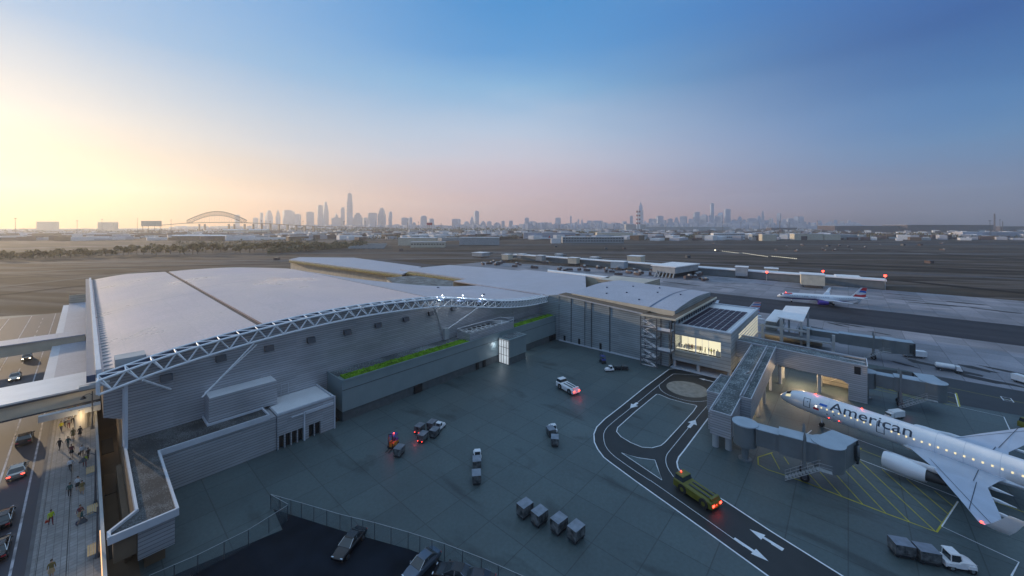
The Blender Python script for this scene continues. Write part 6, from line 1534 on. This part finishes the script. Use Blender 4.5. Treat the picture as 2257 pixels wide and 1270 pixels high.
a = gz(1232,850); c_ = gz(1272,872); v = a-c_; pushback('large white pushback tractor with glowing red tail lights', (a+c_)/2, math.atan2(v.y, v.x), M['white'], False)
v.normalize(); lamp('pushback_tail_lamp', c_-v*1.0+Vector((0,0,1.0)), 28, (1,.05,.05), .15)
a = gz(1505,1075); c_ = gz(1568,1118); v = a-c_; pushback('olive yellow pushback tractor driving along the marked service road', (a+c_)/2, math.atan2(v.y, v.x), M['olive'], True)
v.normalize(); lamp('pushback_tail_lamp', c_-v*.9+Vector((0,0,.8)), 16, (1,.05,.05), .15)
pushback('dark yellow ground tractor cut off at the right edge under the far wing', gz(2290,948), 2.4, M['olive'], False)
def truck(label, loc, rz, tank=False, scale=1):
    t = thing('service_truck', label, 'truck', loc, rz, 'service trucks by the gates'); t.scale = (scale,)*3
    b = MB(); b.box(-3.4,-1.0,.5,3.4,1.0,.8); b.build('chassis', M['dark'], t)
    b = MB(); b.taper(1.9,-1.1,.8,3.5,1.1,2.4,.05,.08,.5,.08); b.build('cab', M['white'], t, bevel=.05); b = MB(); b.taper(3.0,-1.0,1.6,3.45,1.0,2.25,0,.05,.28,.05); b.build('windscreen', M['glass'], t)
    if tank: b = MB(); b.rings([[(x, 1.15*r*math.cos(2*PI*i/14), 1.85+.95*r*math.sin(2*PI*i/14)) for i in range(14)] for x, r in ((-3.5,.3),(-3.3,.85),(-3,1),(1.3,1),(1.6,.85),(1.75,.3))]); b.build('tank', M['white'], t, smooth=True)
    else: b = MB(); b.box(-3.4,-1.15,.81,1.7,1.15,2.9); b.build('box_body', M['white'], t, bevel=.04)
    wheels(t, (-2.2,2.4), .95, .45, .3)
    return t
truck('silver white tanker truck beyond the second jet bridge', gz(2090,818), math.atan2(-SS,-CC)+.9, True, .72); truck('small white truck left of the tanker', gz(2015,788), 1.9, False, .75); truck('white truck cut off at the right edge of the apron', gz(2262,848), math.atan2(-SS,-CC), False, .7)
truck('white van partly hidden behind the airliner fuselage', gz(1972,922), 2.5, False, .55); p = gz(1972,912); lamp('van_tail_lamp', p+Vector((0,-2,1.2)), 10, (1,.1,.1), .1)
# ================================================================ PEOPLE
def skeleton(pose):
    # joints in metres; facing +x ; pose = stride amount, arm bend
    st, ar, bag = pose
    V = [(0,0,.93),(0,0,1.12),(.01,0,1.34),(.02,0,1.47),(.03,0,1.56),(.05,0,1.66),(.04,0,1.75)]
    E_ = [(0,1),(1,2),(2,3),(3,4),(4,5),(5,6)]; R_ = [(.15,.16),(.13,.15),(.14,.19),(.06,.06),(.085,.08),(.105,.085),(.07,.06)]
    def ch(par, pts, rs):
        pi = par
        for p, r in zip(pts, rs): V.append(p); R_.append(r if isinstance(r, tuple) else (r, r)); E_.append((pi, len(V)-1)); pi = len(V)-1
        return pi
    for s, f in ((1, st), (-1, -st)):
        ch(0, [(0,.09*s,.88),(f*.45,.10*s,.48),(f*.9-(.12 if f < 0 else 0),.10*s,.09),(f*.9+.14-(.1 if f < 0 else 0),.11*s,.04)], [.095,.065,.045,.04])
    for s, f in ((1, -st*.8), (-1, st*.8 if not ar else .25)):
        up = ar and s < 0
        e = (f*.3,.25*s,1.12) if not up else (.12,-.27,1.18); h = (f*.7+.06,.27*s,.88) if not up else (.22,-.1,1.5)
        w = ch(2, [(0,.19*s,1.40), e, h], [.06,.042,.03])
        dv = Vector(h)-Vector(e); dv.normalize(); o = Vector((dv.z, 0, -dv.x))
        pl = Vector(h)+dv*.07
        pw = ch(w, [tuple(pl)], [.034])
        for k, ln in enumerate((.065,.08,.075,.058)):
            a_ = pl+o*(.03-.02*k); ch(pw, [tuple(a_+dv*ln*.5+Vector((.006,0,0))), tuple(a_+dv*ln+Vector((.014,0,0)))], [.009,.008])
        ch(w, [tuple(Vector(h)+dv*.03+o*.04), tuple(Vector(h)+dv*.06+o*.055)], [.011,.009])
    return V, E_, R_
def skinmesh(pose):
    V, Ed, Rr = skeleton(pose)
    me = bpy.data.meshes.new('person_body'); me.from_pydata(V, Ed, []); o = bpy.data.objects.new('tmp', me); link(o)
    md = o.modifiers.new('s', 'SKIN'); sv = me.skin_vertices[0].data
    for i, r in enumerate(Rr): sv[i].radius = r; sv[i].use_root = (i == 0)
    o.modifiers.new('d', 'SUBSURF').levels = 1
    bpy.context.view_layer.update()
    m2 = bpy.data.meshes.new_from_object(o.evaluated_get(bpy.context.evaluated_depsgraph_get())); bpy.data.objects.remove(o)
    return m2
BODIES = [skinmesh((.22,0,0)), skinmesh((-.2,1,0)), skinmesh((.05,0,0)), skinmesh((.32,0,0))]
HAIR = MB(); HAIR.rings([[(.03+.115*math.sin(a)*math.cos(2*PI*i/12)-.015, .1*math.sin(a)*math.sin(2*PI*i/12), 1.70+.10*math.cos(a)) for i in range(12)] for a in (.15,.5,.9,1.3,1.7)])
def person(label, loc, rz, top, legs, kind=0, shoes='black', skirt=False, hat=False, sc=1.0, hair=True, grp='people walking on the sidewalk'):
    me = BODIES[kind].copy()
    for m_ in (CL[top], CL[legs], M['skin'], CL[shoes]): me.materials.append(m_)
    for p in me.polygons:
        c = p.center; r = abs(c.y)
        mi = 0
        if c.z < .06+.03: mi = 3
        elif c.z < .95 and not (r > .2): mi = 1 if not (skirt and c.z < .5) else 2
        elif c.z > 1.49 and r < .14 and not (kind == 1 and c.y < -.06): mi = 2
        elif r > .2 and c.z < .92: mi = 2
        elif kind == 1 and c.z > 1.42 and c.y < -.06: mi = 2
        p.material_index = mi; p.use_smooth = True
    o = bpy.data.objects.new('person', me); link(o); o.location = loc; o.rotation_euler = (0,0,rz); o.scale = (sc,)*3
    tag(o, label, 'person', grp)
    h = HAIR.build('hair' if not hat else 'hat', M['hair'] if not hat else CL['black'], o, smooth=True)
    if skirt: s = MB(); s.rings([[(w*math.cos(2*PI*i/12), w*1.05*math.sin(2*PI*i/12), z) for i in range(12)] for z, w in ((.98,.15),(.75,.2),(.52,.24))]); s.build('skirt', CL[legs], o, smooth=True)
    return o
def bag(label, loc, rz, m, s=.32):
    t = thing('bag', label, 'bag', loc, rz); b = MB(); b.taper(-s/2,-.07,.0,s/2,.07,s*.9,.03,.01,.03,.01); b.build('body', m, t, bevel=.015); b = MB(); b.path([(-s*.3,0,s*.9),(-s*.2,0,s*1.3),(s*.2,0,s*1.3),(s*.3,0,s*.9)], .012, 4); b.build('handle', m, t); return t
kz = dk+.14
PP = [((-2.1,113.4-.6),'black','black',0,'person in black near the left of the group under the footbridge canopy',1.5),((-1.6,112.6),'teal','black',3,'person in dark teal in the group under the footbridge canopy',1.8),((-1.0,112.4),'tan','tan',1,'person in tan beside the round pillar',-1.2),
      ((-2.45,107.2),'white','black',0,'person in white shirt between the yellow jacket and the white shirted walker',1.5),((-1.55,107.9),'white','black',3,'person in white shirt striding with a dark bag',1.7),((-2.0,105.9),'grey','maroon',2,'smaller person in grey and maroon beside the white shirt',1.5),((-2.85,105.2),'yellow','navy',3,'person in yellow and red jacket near the kerb',-1.8),
      ((-.6,100.1),'black','black',2,'person in black dress with bare legs close to the lamp post',1.4),((-1.4,100.2),'olive','olive',2,'person in olive dress on the pavement joint',1.5),((-2.8,96.9),'black','black',3,'person in black talking on a phone near the kerb',1.2),((-1.9,96.7),'teal','teal',0,'person in dark teal jacket right of the one on the phone',1.4),
      ((-1.45,92.8),'maroon','black',0,'person in maroon top with bare legs above the pale blue shirt',1.5),((-.35,91.4),'white','black',0,'person in pale shirt carrying a briefcase on the right',-1.5),((.3,89.5),'black','black',1,'person in black with raised arm beside the parapet',1.9),((-1.5,87.4),'white','black',3,'person in pale blue shirt walking on the pavement joint',1.5),((-.05,87.2),'lime','maroon',0,'person in lime yellow jacket near the upper bench',-1.4),
      ((-1.4,79.2),'teal','black',2,'person in dark green jacket standing left of a couple',1.5),((-.7,80.4),'white','black',1,'person in white shirt with shoulder strap beside the olive dress',1.6),((-.3,78.6),'olive','tan',0,'person in olive dress at the white shirt side',1.6),((-2.8,73.4),'lime','maroon',0,'person in bright lime jacket carrying a red bag',-1.3),((-.42,71.9),'maroon','tan',3,'person in brown dress walking behind the dark suit',1.4),((-.28,70.8),'teal','black',3,'person in dark suit striding with a small case',-.2),((-2.35,62.4),'olive','tan',2,'person in olive dress alone nearest the camera',1.5)]
for (x, y), tp, lg, kd, lb, rz in PP:
    person(lb, (x, y, kz), rz, tp, lg, kd, skirt=('dress' in lb or 'bare legs' in lb), sc=1.06)
bag('red handbag held by the person in lime jacket', (-3.12,73.4,kz+.45), .3, CL['red']); bag('dark briefcase held by the pale shirted walker', (-.66,91.4,kz+.4), 1.2, CL['black'], .4); bag('small dark case beside the dark suited walker', (-.62,70.5,kz+.3), .4, CL['navy'], .38)
# people inside the lounge
LP_ = [((111.6,35.6),'grey','black','traveller in grey standing at the left end of the lit window'),((111.8,33.3),'tan','grey','traveller in tan left of the window post'),((112.0,32.5),'maroon','black','traveller in maroon by the lounge seats'),((111.5,30.2),'black','black','traveller in black just right of the window post'),((111.4,29.0),'yellow','olive','traveller in yellow top right of the window post'),((111.9,28.2),'black','grey','traveller in black jacket with raised arm'),((111.5,27.5),'yellow','maroon','traveller in yellow and maroon at the lounge window'),((111.4,26.8),'tan','grey','traveller in tan coat near the right of the window'),((111.4,25.9),'grey','maroon','traveller in grey and maroon at the right end of the window')]
for k, ((x, y), tp, lg, lb) in enumerate(LP_): person(lb, (x, y, 5.31), PI+.5*k, tp, lg, k % 3, sc=.98, grp='travellers in the lit lounge window')

SPLITN = ('window_frame','rib','snow_guard','tie_rod','clerestory','roof_seam','doorway','door','downpipe','mullion','window_trim','cab_frame','overhead_guard','mast','balcony_post','counter','panel_line','strap','trim')
for o in list(COL.objects):
    if o.type == 'MESH' and o.parent and o.name.split('.')[0] in SPLITN and len(o.data.polygons) < 3000: split_loose(o)
